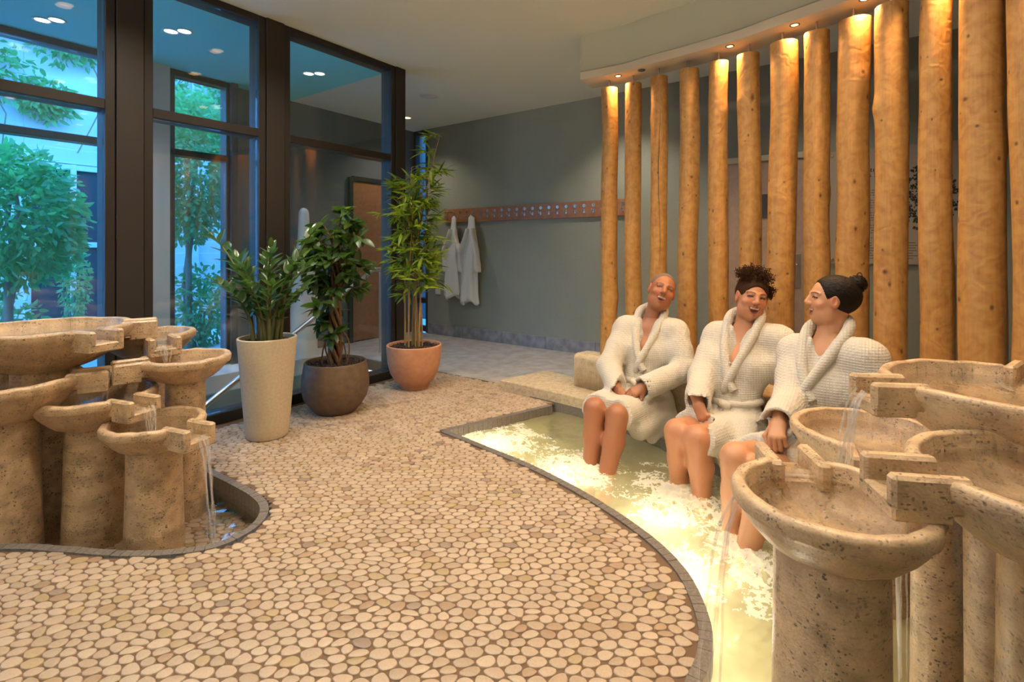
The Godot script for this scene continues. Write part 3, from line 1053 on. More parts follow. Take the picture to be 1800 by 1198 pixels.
func ripple(p: Vector2, spots: Array, n: FastNoiseLite) -> float:
	var h := 0.007 * n.get_noise_2d(p.x * 75, p.y * 75) + 0.0045 * n.get_noise_2d(p.x * 210 + 50, p.y * 210) + 0.0022 * n.get_noise_2d(p.x * 560 + 20, p.y * 560 + 90)
	for s in spots:
		var d: float = p.distance_to(s[0])
		var k: float = exp(-d * d / (s[1] * s[1]))
		h += k * (0.016 + 0.020 * absf(n.get_noise_2d(p.x * 170 + 9, p.y * 170)) + 0.016 * n.get_noise_2d(p.x * 420, p.y * 420))
		h += 0.0035 * sin(d * 85.0) * exp(-d * 4.0)
	return h

func water_sheet(poly: PackedVector2Array, y: float, spots: Array, step: float, lo: Vector2, hi: Vector2, sd: int) -> MB:
	var n := noise(0.05, sd, 3)
	var b := MB.new()
	var nx := int((hi.x - lo.x) / step)
	var nz := int((hi.y - lo.y) / step)
	var id := {}
	for j in nz:
		for i in nx:
			var c := lo + Vector2(i + 0.5, j + 0.5) * step
			if not Geometry2D.is_point_in_polygon(c, poly): continue
			var q := []
			for o in [Vector2i(0, 0), Vector2i(0, 1), Vector2i(1, 1), Vector2i(1, 0)]:
				var k: Vector2i = Vector2i(i, j) + o
				if not id.has(k):
					var p := lo + Vector2(k) * step
					id[k] = b.vert(C(p.x, p.y, y + ripple(p, spots, n)))
				q.append(id[k])
			b.quad(q[0], q[1], q[2], q[3])
	return b

func pools() -> void:
	var pool_poly := PackedVector2Array(offset_path(pool_edge, -0.006))
	for q in [[2.2, 0.5], [2.2, 1.6], [1.5, 2.2], [1.25, 2.75], [0.98, 3.2], [0.66, 3.6], [0.45, 3.65]]: pool_poly.append(Vector2(q[0], q[1]))
	var ps := thing("floor_pool", "pale green mosaic lined foot bath", "pool")
	tag(ps, "", "", "", "structure")
	part("bottom", flat_poly(pool_poly, -0.24), M.pool_tile, ps)
	part("side", wall_strip(pool_edge, false, -0.25, -0.07), M.pool_tile, ps)
	var spots := [[Vector2(-0.06, 3.02), 0.16], [Vector2(0.34, 2.68), 0.13], [Vector2(0.80, 2.36), 0.17], [Vector2(0.90, 1.90), 0.15]]
	var w := part("pool_water", water_sheet(pool_poly, -0.05, spots, 0.0085, Vector2(-0.5, 0.5), Vector2(1.7, 3.7), 3).mesh(), M.water, self)
	tag(w, "clear bubbling water filling the lit foot bath", "water", "", "stuff")
	# white foam over the jets: froth of small bubbles
	rng.seed = 91
	var n := noise(0.05, 3, 3)
	var ball := MB.new()
	ball.lathe(Vector3.ZERO, [Vector2(0, -1), Vector2(0.8, -0.55), Vector2(1, 0.1), Vector2(0.7, 0.75), Vector2(0, 1)], 7)
	var k := 0
	var lamps := [Vector2(-0.14, 2.98), Vector2(0.25, 2.58), Vector2(0.62, 2.16), Vector2(0.63, 1.80)]
	for s in spots:
		var f := MB.new()
		var cs := 0.005
		var nn := int(s[1] * 2.4 / cs)
		var fid := {}
		for jj in range(-nn, nn):
			for ii in range(-nn, nn):
				var p: Vector2 = s[0] + Vector2(ii + 0.5, jj + 0.5) * cs
				var rr: float = p.distance_to(s[0]) / s[1]
				if rr > 2.3 or not Geometry2D.is_point_in_polygon(p, pool_poly): continue
				var lace := absf(n.get_noise_2d(p.x * 330 + 30, p.y * 330)) + 0.6 * n.get_noise_2d(p.x * 110, p.y * 110 + 70)
				if lace > 0.62 - rr * 0.30: continue
				var q := []
				for oo in [Vector2i(0, 0), Vector2i(0, 1), Vector2i(1, 1), Vector2i(1, 0)]:
					var kk: Vector2i = Vector2i(ii, jj) + oo
					if not fid.has(kk):
						var v: Vector2 = s[0] + Vector2(kk) * cs
						fid[kk] = f.vert(C(v.x, v.y, -0.047 + ripple(v, spots, n) + 0.007 * absf(n.get_noise_2d(v.x * 700, v.y * 700))))
					q.append(fid[kk])
				f.quad(q[0], q[1], q[2], q[3])
		for i in 260:
			var r: float = s[1] * absf(rng.randfn()) * 0.8
			var a := rng.randf() * TAU
			var p: Vector2 = s[0] + Vector2(cos(a) * 1.15, sin(a)) * r
			if not Geometry2D.is_point_in_polygon(p, pool_poly): continue
			var h := ripple(p, spots, n)
			var sz := rng.randf_range(0.0014, 0.0042)
			f.add(ball, Transform3D(Basis.from_scale(Vector3(sz * 1.3, sz * 0.8, sz * 1.3)), C(p.x, p.y, -0.048 + h + sz * 0.2)))
		var o := part("foam", f.mesh(), M.foam, self)
		tag(o, ["white froth over the jet near the pool corner", "white froth around the first sitter's feet", "white froth around the second sitter's feet", "white froth around the third sitter's feet", "white froth beside the front fountain bowl"][k], "foam", "", "stuff")
		# underwater lamp beneath each jet
		pool_lamp(["underwater pool light below the corner jet", "underwater pool light by the first sitter's feet", "underwater pool light by the second sitter's feet", "underwater pool light by the third sitter's feet"][k], lamps[k])
		k += 1
	# one more lamp in the pool floor, at the foot of the front bowl
	pool_lamp("underwater pool light at the foot of the front fountain bowl", Vector2(0.54, 1.20))
	var basin_poly := PackedVector2Array(basin_edge)
	w = part("basin_water", water_sheet(basin_poly, -0.05, [[Vector2(-1.28, 2.03), 0.06]], 0.016, Vector2(-2.7, 1.7), Vector2(-0.95, 2.8), 8).mesh(), M.bowl_water, self)
	tag(w, "clear shallow water in the small fountain basin", "water", "", "stuff")
	var d := thing("drain_grate", "dark round drain grate lying under water near the basin kerb", "drain", C(-1.18, 1.98, -0.142))
	var gr := MB.new()
	gr.lathe(Vector3.ZERO, [Vector2(0.05, 0), Vector2(0.052, 0.02), Vector2(0.042, 0.03), Vector2(0.0, 0.032)], 24)
	part("body", gr.mesh(), M.dark_metal, d)
	for j in 5:
		gr = MB.new()
		gr.box(Vector3(-0.032 + 0.016 * j, 0.036, 0), Vector3(0.007, 0.012, 2.0 * sqrt(0.0017 - pow(-0.032 + 0.016 * j, 2))), 0.001)
		part("bar", gr.mesh(false), M.dark_metal, d)

func pool_lamp(label: String, at: Vector2) -> void:
	var t := thing("underwater_light", label, "pool light", C(at.x, at.y, -0.24), "underwater pool lights")
	var b := MB.new()
	b.lathe(Vector3.ZERO, [Vector2(0.035, 0.0), Vector2(0.035, 0.012), Vector2(0.026, 0.016)], 24)
	part("bezel", b.mesh(), M.steel, t)
	b = MB.new()
	b.lathe(Vector3.ZERO, [Vector2(0.026, 0.014), Vector2(0.0, 0.018)], 24)
	part("lamp_lens", b.mesh(), M.pool_lamp, t)
	omni(C(at.x, at.y, -0.17), Color(1.0, 0.945, 0.84), 0.085, 0.05)

# ---- stone bench, timber poles, bulkhead ---------------------------------------------------------------------
const POLES := [[0.714, 3.758, 0.060], [0.865, 3.654, 0.058], [1.006, 3.509, 0.058], [1.162, 3.374, 0.064], [1.303, 3.230, 0.060], [1.435, 3.097, 0.064], [1.549, 2.933, 0.074], [1.660, 2.787, 0.064], [1.760, 2.640, 0.073], [1.833, 2.473, 0.068], [1.905, 2.300, 0.062], [1.950, 2.125, 0.076], [1.985, 1.950, 0.068], [2.00, 1.77, 0.066]]
const SOFFIT := 2.336
const POLE_TOP := 2.273

# solid between two plan paths, from y0 to y1, edges rounded by bev
func band(fr: Array, bk: Array, y0: float, y1: float, bev: float) -> MB:
	var rows := []
	var n := fr.size()
	for i in n:
		var f: Vector2 = fr[i]
		var b: Vector2 = bk[i]
		var d := (b - f).normalized() * bev
		rows.append([C(f.x, f.y, y0), C(f.x, f.y, y1 - bev), C(f.x + d.x * 0.3, f.y + d.y * 0.3, y1 - bev * 0.3), C(f.x + d.x, f.y + d.y, y1), C(b.x - d.x, b.y - d.y, y1), C(b.x - d.x * 0.3, b.y - d.y * 0.3, y1 - bev * 0.3), C(b.x, b.y, y1 - bev), C(b.x, b.y, y0)])
	var m := MB.new()
	m.grid(rows, true)
	for e in [0, n - 1]:
		m.face(rows[e] if e > 0 else [rows[0][7], rows[0][6], rows[0][5], rows[0][4], rows[0][3], rows[0][2], rows[0][1], rows[0][0]])
	return m

func bench_and_poles() -> void:
	var line := []
	for q in POLES: line.append(Vector2(q[0], q[1]))
	var arc := curve([Vector2(0.56, 3.85)] + line + [Vector2(2.0, 1.3), Vector2(1.98, 0.8)], false, 6)
	# seat slab along the water
	var front := curve(P2([[-0.09, 3.97], [0.26, 3.68], [0.54, 3.42], [0.74, 3.15], [0.90, 2.88], [1.03, 2.62], [1.14, 2.34], [1.26, 2.05], [1.42, 1.75], [1.55, 1.4], [1.6, 1.0]]), false, 6)
	var back := curve(P2([[0.30, 4.28], [0.50, 4.05], [0.74, 3.80], [1.0, 3.50], [1.22, 3.25], [1.40, 3.0], [1.55, 2.72], [1.68, 2.4], [1.80, 2.05], [1.86, 1.6], [1.88, 1.0]]), false, 6)
	var st := thing("stone_bench", "curved speckled stone seat ledge along the foot bath", "bench")
	part("seat", band(front, back, -0.05, 0.085, 0.012).mesh(), M.bench_stone, st)
	var face := []
	for q in front: face.append(q + Vector2(-0.004, -0.004))
	var kb := MB.new()
	var lo := []
	var hi := []
	for i in range(4, face.size()):
		lo.append(C(face[i].x, face[i].y, -0.25)); hi.append(C(face[i].x, face[i].y, 0.012))
	kb.grid([lo, hi])
	part("kerb", kb.mesh(), M.kerb_tile, st)
	var bf := curve(P2([[0.46, 3.80], [0.62, 3.62], [0.80, 3.40], [1.00, 3.13], [1.18, 2.90], [1.33, 2.66], [1.46, 2.40], [1.57, 2.12], [1.66, 1.8], [1.70, 1.4], [1.70, 1.0]]), false, 6)
	var bb := curve(P2([[0.60, 3.92], [0.77, 3.82], [0.98, 3.66], [1.24, 3.46], [1.44, 3.26], [1.63, 3.03], [1.80, 2.76], [1.95, 2.45], [2.07, 2.1], [2.12, 1.6], [2.12, 1.0]]), false, 6)
	var bl := thing("stone_plinth", "low speckled stone plinth carrying the timber poles behind the sitters", "plinth")
	part("block", band(bf, bb, 0.084, 0.325, 0.035).mesh(), M.bench_stone, bl)
	# bulkhead with a thin soffit lip
	var of := offset_path(arc, -0.115)
	var ob := offset_path(arc, 0.115)
	var bu := thing("bulkhead", "sage bulkhead hanging from the ceiling above the timber poles", "bulkhead")
	tag(bu, "", "", "", "structure")
	part("face", band(of, ob, SOFFIT + 0.062, CEIL, 0.001).mesh(), M.bulkhead_paint, bu)
	part("soffit", band(offset_path(arc, -0.118), offset_path(arc, 0.118), SOFFIT, SOFFIT + 0.056, 0.001).mesh(), M.soffit_paint, bu)
	# poles
	for i in POLES.size():
		var q: Array = POLES[i]
		var t := thing("timber_pole", "debarked pine pole, %s from the free end of the bulkhead" % ordinal(i), "pole", C(q[0], q[1], 0.0), "hanging timber poles")
		rng.seed = 300 + i
		var n := noise(0.9, 300 + i, 2)
		var rows := []
		var ux := rng.randf()
		var bendx := rng.randf_range(-0.010, 0.010)
		var bump_y := rng.randf_range(0.6, 2.0)
		for j in 61:
			var y: float = lerpf(0.315, POLE_TOP, j / 60.0)
			var row := []
			var cx := bendx * sin(y * 2.6 + i) + 0.006 * n.get_noise_2d(y * 1.2, 7.0)
			var cz := 0.008 * n.get_noise_2d(y * 1.2, 55.0)
			for k in 26:
				var a := -TAU * k / 26
				var r: float = q[2] * (1.0 + 0.06 * n.get_noise_3d(cos(a) * 0.9, y * 1.1, sin(a) * 0.9) + 0.035 * n.get_noise_2d(y * 0.5, 3) + 0.02 * n.get_noise_3d(cos(a) * 3.0, y * 3.0, sin(a) * 3.0))
				r *= 1.0 - 0.03 * j / 60.0
				r += 0.012 * exp(-pow((y - bump_y) / 0.05, 2) - pow(angle_difference(a, i * 1.7) / 0.5, 2))
				row.append(Vector3(cx + r * cos(a), y, cz + r * sin(a)))
			rows.append(row)
		var b := MB.new()
		b.grid(rows, true, 1.0, 1.95 / 1.6)
		for k in b.uv.size(): b.uv[k] += Vector2(ux, rng.seed % 97 * 0.113)
		var m := b.mesh()
		var trunk := part("trunk", m, M["pine_%d" % (i % 4)], t)
		var cap := MB.new()
		cap.face(rows[60])
		part("end_grain", cap.mesh(false), M.end_grain, t)
		if i == 2:
			# drying crack: a real split line running down the pole towards the room
			var away := C(q[0], q[1]).normalized()
			var cr := MB.new()
			var pts := []
			for j in 14:
				var y := (POLE_TOP - 0.005 - j * 0.10) if i == 2 else (1.25 - j * 0.06)
				var d := (-away).rotated(Vector3.UP, 0.05 + 0.10 * sin(j * 0.7) + 0.03 * sin(j * 2.9))
				pts.append(Vector3(d.x, 0, d.z) * (q[2] * 1.0) + Vector3(0, y, 0))
			cr.tube(pts, [0.0006, 0.001, 0.0014, 0.0018, 0.002, 0.0018, 0.002, 0.0016, 0.0018, 0.0014, 0.0012, 0.001, 0.0008, 0.0004], 5)
			part("crack", cr.mesh(), M.dark_metal, t)
		var rod := MB.new()
		rod.tube([Vector3(0, POLE_TOP - 0.01, 0), Vector3(0, SOFFIT, 0)], 0.006, 8)
		part("hanging_rod", rod.mesh(), M.steel, t)
	# soffit spotlights between the poles
	for i in [0, 1, 4, 6, 8, 10, 12]:
		var a := Vector2(POLES[i][0], POLES[i][1]).lerp(Vector2(POLES[i + 1][0], POLES[i + 1][1]), 0.5)
		var tan2 := (Vector2(POLES[i + 1][0], POLES[i + 1][1]) - Vector2(POLES[i][0], POLES[i][1])).normalized()
		var nn := Vector2(-tan2.y, tan2.x) * -1.0
		a += Vector2(tan2.y, -tan2.x) * 0.055
		var t := thing("soffit_spotlight", "small recessed soffit spotlight by the %s timber pole" % ordinal(i) if i != 1 else "unlit recessed soffit spotlight between second and third timber poles", "spotlight", C(a.x, a.y, SOFFIT), "soffit spotlights")
		var b := MB.new()
		b.lathe(Vector3.ZERO, [Vector2(0.026, 0.0), Vector2(0.026, -0.003), Vector2(0.018, -0.003), Vector2(0.018, 0.0)], 20)
		part("trim_ring", b.mesh(), M.dark_metal, t)
		b = MB.new()
		b.lathe(Vector3.ZERO, [Vector2(0.0, -0.0015), Vector2(0.018, -0.0015)], 20)
		part("lamp_face", b.mesh(), M.warm_lamp if i != 1 else M.dark_pane, t)
		if i != 1:
			spot(C(a.x, a.y, SOFFIT - 0.008), Vector3.DOWN, Color(1.0, 0.78, 0.52), 0.60, 66.0, 0.02, 0.5)

# ---- things on the robe wall ---------------------------------------------------------------------------------
func robe_hanging(u: float, label: String, sd: int, long: float) -> void:
	var t := thing("hanging_robe", label, "robe", U(u, 0, BACK - 0.062), "robes on the peg rail")
	var n := noise(0.8, sd, 2)
	rng.seed = sd
	var rows := []
	var top := 1.50
	var bot := top - long
	for j in 31:
		var s := j / 30.0
		var y: float = lerpf(top, bot, s)
		var hw: float = 0.035 + 0.085 * smoothstep(0.0, 0.45, s) + 0.012 * sin(s * 5.0 + sd)
		var hd: float = 0.018 + 0.034 * smoothstep(0.0, 0.5, s)
		var cx := 0.02 * sin(s * 3.0 + sd) - 0.015
		var row := []
		for k in 40:
			var a := TAU * k / 40
			var f: float = 1.0 + 0.22 * s * sin(a * 5.0 + sd + s * 1.2) + 0.12 * n.get_noise_2d(cos(a) * 2 + s * 2, sin(a) * 2) * (0.3 + s)
			row.append(Vector3(cx + hw * cos(a) * f, y - 0.03 * (1 - s) * absf(cos(a)) - 0.03 * s * sin(a * 2.0 + sd), hd * sin(a) * f + 0.01))
		rows.append(row)
	var b := MB.new()
	var tip := []
	for k in 40: tip.append(Vector3(-0.012, top + 0.006, 0.01))
	rows.push_front(tip)
	var end := []
	for k in 40: end.append(Vector3(0, bot + 0.02, 0.01))
	rows.append(end)
	b.grid(rows, true)
	part("body", b.mesh(), M.white_cotton, t)
	for s in [-1.0, 1.0]:
		var sl := MB.new()
		var pts := []
		var rr := []
		for j in 12:
			var q := j / 11.0
			pts.append(Vector3(s * (0.04 + 0.085 * smoothstep(0.0, 0.6, q)) + 0.01 * sin(q * 4 + sd), top - 0.16 - 0.52 * q, 0.045 + 0.012 * sin(q * 5.0)))
			rr.append(0.028 + 0.03 * q + 0.004 * sin(q * 17.0))
		sl.tube(pts, rr, 14, true, 0.62)
		part("sleeve", sl.mesh(), M.white_cotton, t)
	var bt := MB.new()
	bt.tube([Vector3(-0.09, top - 0.42, 0.055), Vector3(-0.10, top - 0.6, 0.06), Vector3(-0.105, top - 0.85, 0.05), Vector3(-0.09, bot - 0.03, 0.045)], 0.018, 8, true, 0.3)
	part("belt", bt.mesh(), M.white_cotton, t)

func wall_things() -> void:
	# peg rail
	var rl := thing("peg_rail", "long reddish wooden peg rail with numbered hooks on sage wall", "peg rail", U(0, 0, BACK))
	var b := MB.new()
	b.box(Vector3(-3.245, 1.512, 0.011), Vector3(2.46, 0.168, 0.024), 0.003)
	part("board", b.mesh(false), M.rail_wood, rl)
	var disc := MB.new()
	disc.lathe(Vector3.ZERO, [Vector2(0.0175, 0.0), Vector2(0.0175, 0.003), Vector2(0.015, 0.004), Vector2(0, 0.004)], 18)
	var disc_mesh := disc.mesh()
	var hk := MB.new()
	hk.box(Vector3(0, 0, 0.002), Vector3(0.018, 0.034, 0.004), 0.001)
	hk.tube([Vector3(0, 0.006, 0.003), Vector3(0, 0.003, 0.02), Vector3(0, -0.002, 0.036), Vector3(0, 0.008, 0.045), Vector3(0, 0.022, 0.048)], [0.004, 0.004, 0.0042, 0.004, 0.006], 8)
	var hook_mesh := hk.mesh()
	for k in 23:
		var x := -4.42 + 0.107 * k
		var d := part("number_disc", disc_mesh, M.steel, rl)
		d.transform = Transform3D(Basis(Vector3.RIGHT, PI / 2), Vector3(x, 1.55, 0.023))
		var nb := TextMesh.new()
		nb.text = str(k + 1)
		nb.font_size = 12
		nb.pixel_size = 0.0013
		nb.depth = 0.0006
		var o := part("number", nb, M.dark_metal, d)
		o.transform = Transform3D(Basis(Vector3.RIGHT, -PI / 2), Vector3(0, 0.0046, 0))
		var h := part("hook", hook_mesh, M.steel, rl)
		h.position = Vector3(x, 1.49, 0.023)
	robe_hanging(-4.25, "white cotton robe hanging on the peg rail nearest its free end", 3, 1.0)
	robe_hanging(-3.985, "longer white cotton robe hanging second from the rail end", 8, 1.05)
	# wall socket
	var so := thing("wall_socket", "white double wall socket low on the sage wall", "socket", U(-4.60, 0.56, BACK))
	b = MB.new()
	b.box(Vector3(0, 0, 0.004), Vector3(0.085, 0.085, 0.010), 0.002)
	part("plate", b.mesh(false), M.white_plastic, so)
	# door behind the poles
	var dr := thing("door_1", "pale wood door with lever plate behind the timber poles", "door", U(-0.79, 0, BACK))
	tag(dr, "", "", "", "structure")
	b = MB.new()
	b.box(Vector3(0, 0.93, 0.012), Vector3(0.60, 1.82, 0.028), 0.002)
	part("leaf", b.mesh(false), M.door_wood, dr)
	b = MB.new()
	for s in [-1.0, 1.0]:
		b.box(Vector3(s * 0.323, 0.94, 0.02), Vector3(0.04, 1.88, 0.044), 0.003)
	b.box(Vector3(0, 1.865, 0.02), Vector3(0.606, 0.05, 0.044), 0.003)
	part("frame", b.mesh(false), M.bulkhead_paint, dr)
	b = MB.new()
	b.box(Vector3(-0.005, 1.46, 0.03), Vector3(0.09, 0.20, 0.008), 0.002)
	part("sign_plate", b.mesh(false), M.grey_frame, dr)
	b = MB.new()
	b.box(Vector3(0.25, 0.92, 0.03), Vector3(0.045, 0.28, 0.01), 0.004)
	b.tube([Vector3(0.25, 0.97, 0.03), Vector3(0.25, 0.97, 0.07), Vector3(0.16, 0.97, 0.072)], 0.009, 10)
	part("handle", b.mesh(false), M.steel, dr)
	b = MB.new()
	b.box(Vector3(0.20, 1.98, 0.012), Vector3(0.05, 0.03, 0.02), 0.003)
	part("closer_sensor", b.mesh(false), M.white_plastic, dr)
	# information board with map
	var bd := thing("information_board", "pale information board with map and text behind the poles", "sign", U(0.10, 0, BACK))
	b = MB.new()
	b.box(Vector3(0, 1.425, 0.016), Vector3(0.86, 0.88, 0.012), 0.002)
	part("panel", b.mesh(false), M.board_paper, bd)
	var pr := MB.new()
	var f := pr.vert(Vector3(-0.43, 0.985, 0.0228), Vector2(0, 1))
	pr.vert(Vector3(-0.43, 1.865, 0.0228), Vector2(0, 0)); pr.vert(Vector3(0.43, 1.865, 0.0228), Vector2(1, 0)); pr.vert(Vector3(0.43, 0.985, 0.0228), Vector2(1, 1))
	pr.quad(f, f + 1, f + 2, f + 3)
	part("print", pr.mesh(false), M.board_print, bd)
	for s in [[-0.40, 1.83], [0.40, 1.83], [-0.40, 1.02], [0.40, 1.02], [0.05, 1.83], [0.05, 1.02]]:
		var st := MB.new()
		st.lathe(Vector3.ZERO, [Vector2(0.010, 0.0), Vector2(0.010, 0.008), Vector2(0.006, 0.012), Vector2(0, 0.012)], 14)
		var o := part("fixing_stud", st.mesh(), M.gold, bd)
		o.transform = Transform3D(Basis(Vector3.RIGHT, PI / 2), Vector3(s[0], s[1], 0.023))
	for q in [["to", -0.158, 1.70], ["s Fore", -0.168, 1.66]]:
		var tm := TextMesh.new()
		tm.text = q[0]
		var sf := SystemFont.new()
		sf.font_names = PackedStringArray(["Droid Serif"])
		sf.font_weight = 700
		tm.font = sf
		tm.font_size = 26
		tm.pixel_size = 0.0017
		tm.depth = 0.001
		tm.horizontal_alignment = HORIZONTAL_ALIGNMENT_LEFT
		var o := part("lettering", tm, M.dark_metal, bd)
		o.position = Vector3(q[1], q[2], 0.0235)

func board_images() -> void:
	mat("board_paper", lin(0.40, 0.34, 0.27), 0.6)
	mat("end_grain", lin(0.55, 0.36, 0.18), 0.7)
	var W := 512
	var H := 416
	var im := Image.create(W, H, false, Image.FORMAT_RGB8)
	var paper := lin(0.40, 0.34, 0.27)
	im.fill(paper)
	rng.seed = 44
	var ink := Color(0.30, 0.24, 0.20)
	# small print as grey lines of words
	for y in range(150, 330, 9):
		if (y / 9) % 5 == 4: continue
		var x := 135
		while x < 240:
			var w := rng.randi_range(6, 20)
			im.fill_rect(Rect2i(x, y, mini(w, 240 - x), 2), ink)
			x += w + 4
	for col in [135, 200, 285, 345, 405]:
		for y in range(340, 395, 9):
			im.fill_rect(Rect2i(col, y, 6, 3), ink)
			im.fill_rect(Rect2i(col + 10, y, rng.randi_range(20, 38), 2), ink)
	# site map: dark roofs, paths and trees
	var n := noise(0.02, 12, 3)
	for k in 2600:
		var a := rng.randf() * TAU
		var r := 105.0 * sqrt(rng.randf())
		var p := Vector2(365 + cos(a) * r * 0.95, 185 + sin(a) * r * 1.15)
		if n.get_noise_2d(p.x * 1.6, p.y * 1.6) < -0.05: continue
		var c: Color = [Color(0.08, 0.08, 0.09), Color(0.14, 0.13, 0.10), Color(0.25, 0.14, 0.09), Color(0.18, 0.22, 0.08), Color(0.10, 0.12, 0.06)][rng.randi() % 5]
		im.fill_rect(Rect2i(int(p.x), int(p.y), rng.randi_range(2, 8), rng.randi_range(2, 6)), c)
	for y in range(165, 195):
		for x in range(395, 430):
			if Vector2((x - 412) / 17.0, (y - 180) / 14.0).length() < 1: im.set_pixel(x, y, Color(0.30, 0.38, 0.10))
	var m := mat("board_print", Color.WHITE, 0.55, ImageTexture.create_from_image(im), 0.0)
	m.texture_repeat = false

# ---- cast stone fountains ------------------------------------------------------------------------------------
func plan_angle(d: Vector2) -> float:
	var w := C(d.x, d.y)
	return atan2(w.z, w.x)

# a bowl on a pedestal with trough spouts; spouts are plan directions
func fountain(label: String, at: Vector2, rim: float, r: float, pr: float, foot: float, spouts: Array, group: String, water_label: String, hw := 0.052) -> void:
	var t := thing("stone_fountain", label, "fountain", C(at.x, at.y, foot), group)
	var y := rim - foot
	var depth := minf(r * 0.62, 0.19)
	var sd := int(absf(at.x * 1000 + at.y * 77))
	var n := noise(0.9, sd, 2)
	# pedestal, slightly waisted
	var b := MB.new()
	var prof := [Vector2(pr * 1.06, 0), Vector2(pr * 1.02, (y - depth) * 0.3), Vector2(pr * 0.97, (y - depth) * 0.7), Vector2(pr * 0.96, y - depth), Vector2(pr * 0.93, y - depth + 0.006)]
	b.lathe(Vector3.ZERO, prof, 36)
	part("pedestal", b.mesh(), M.cast_stone, t)
	# bowl
	b = MB.new()
	var th := 0.032
	var cut := 0.052
	var angs := []
	for s in spouts: angs.append(plan_angle(s))
	var lowness := func(a: float) -> float:
		var k := 0.0
		for g in angs:
			var off: float = absf(angle_difference(a, g)) * r
			k = maxf(k, clampf((hw + 0.016 - off) / 0.016, 0, 1))
		return k
	var seg := 144
	var shape := [[pr * 0.93, -depth, 0], [lerpf(pr, r, 0.30), -depth * 0.86, 0], [lerpf(pr, r, 0.55), -depth * 0.68, 0], [lerpf(pr, r, 0.76), -depth * 0.48, 0], [lerpf(pr, r, 0.91), -depth * 0.27, 0], [r * 0.985, -0.035, 1], [r, -0.012, 1], [r - 0.005, -0.003, 1], [r - 0.012, 0.0, 1], [r - th + 0.008, 0.0, 1], [r - th, -0.006, 1], [r - th - 0.004, -0.05, 2], [r * 0.72, -0.085, 0], [r * 0.4, -0.10, 0], [0.0, -0.103, 0]]
	var rows := []
	for q in shape:
		var row := []
		for i in seg:
			var a := -TAU * i / seg
			var low: float = lowness.call(-a if false else a)
			var rr: float = q[0] * (1.0 + 0.012 * n.get_noise_2d(cos(a) * 1.5, sin(a) * 1.5))
			var hh: float = q[1]
			if q[2] >= 1: hh = minf(hh, lerpf(hh, -cut, low))
			row.append(Vector3(rr * cos(a), y + hh + (0.004 * n.get_noise_2d(cos(a) * 2 + 9, sin(a) * 2)), rr * sin(a)))
		rows.append(row)
	b.grid(rows, true)
	part("bowl", b.mesh(), M.cast_stone, t)
	# trough spouts
	for g in angs:
		var d := Vector3(cos(g), 0, sin(g))
		var s := Vector3(-sin(g), 0, cos(g))
		var bs := Basis(d, Vector3.UP, d.cross(Vector3.UP))
		b = MB.new()
		var r0 := r - 0.055
		var r1 := r + 0.085
		var mid := (r0 + r1) * 0.5
		b.box(d * ((r - 0.02 + r1) * 0.5) + Vector3(0, y - cut - 0.016, 0), Vector3(r1 - r + 0.02, 0.036, hw * 2.0 + 0.03), 0.005, bs)
		for k in [-1.0, 1.0]:
			b.box(d * mid + s * k * (hw + 0.001) + Vector3(0, y - 0.034, 0), Vector3(r1 - r0, 0.07, 0.030), 0.007, bs)
		part("spout", b.mesh(false), M.cast_stone, t)
	# water lying in the bowl and running out along the trough
	var w := thing("bowl_water", water_label, "water", C(at.x, at.y, foot), group + " water")
	tag(w, "", "", "", "stuff")
	b = MB.new()
	var nn := noise(0.9, sd + 5, 3)
	rows = []
	for j in 14:
		var row := []
		for i in 72:
			var a := -TAU * i / 72
			var rr: float = (r - th - 0.002) * (1.0 - j / 13.0)
			row.append(Vector3(rr * cos(a), y - 0.038 + 0.0022 * nn.get_noise_2d(rr * cos(a) * 40, rr * sin(a) * 40), rr * sin(a)))
		rows.append(row)
	b.grid(rows, true)
	for g in angs:
		var d := Vector3(cos(g), 0, sin(g))
		var s := Vector3(-sin(g), 0, cos(g)) * (hw - 0.016)
		rows = []
		for j in 8:
			var q: float = lerpf(r - th - 0.01, r + 0.086, j / 7.0)
			var row := []
			for i in 6:
				row.append(d * q + s * lerpf(-1, 1, i / 5.0) + Vector3(0, y - 0.029 - 0.004 * j / 7.0 + 0.002 * nn.get_noise_2d(q * 60, i * 9), 0))
			rows.append(row)
		b.grid(rows)
	tag(part("sheet", b.mesh(), M.bowl_water, w), "", "", "", "stuff")

# water falling from a trough end at p along the plan direction d, down to y1
func stream(label: String, at: Vector2, rim: float, r: float, d: Vector2, y1: float, strands: int, sd: int) -> void:
	var g := plan_angle(d)
	var dir := Vector3(cos(g), 0, sin(g))
	var s := Vector3(-sin(g), 0, cos(g))
	var p0 := C(at.x, at.y, rim - 0.033) + dir * (r + 0.083)
	rng.seed = sd
	var b := MB.new()
	for k in strands:
		var o := s * rng.randf_range(-0.032, 0.032)
		var sp := rng.randf_range(0.10, 0.28)
		var pts := []
		var rad := []
		var fall := p0.y - y1
		for j in 11:
			var q := j / 10.0
			var drop := fall * q
			var tm := sqrt(2.0 * drop / 9.8)
			pts.append(p0 + o * (1.0 - 0.5 * q) + dir * sp * tm - Vector3(0, drop, 0) + Vector3(rng.randfn(), 0, rng.randfn()) * 0.0012)
			rad.append(rng.randf_range(0.0022, 0.0042) * (1.0 - 0.3 * q))
		b.tube(pts, rad, 7)
	var o := part("water_stream", b.mesh(), M.stream, self)
	tag(o, label, "water", "", "")

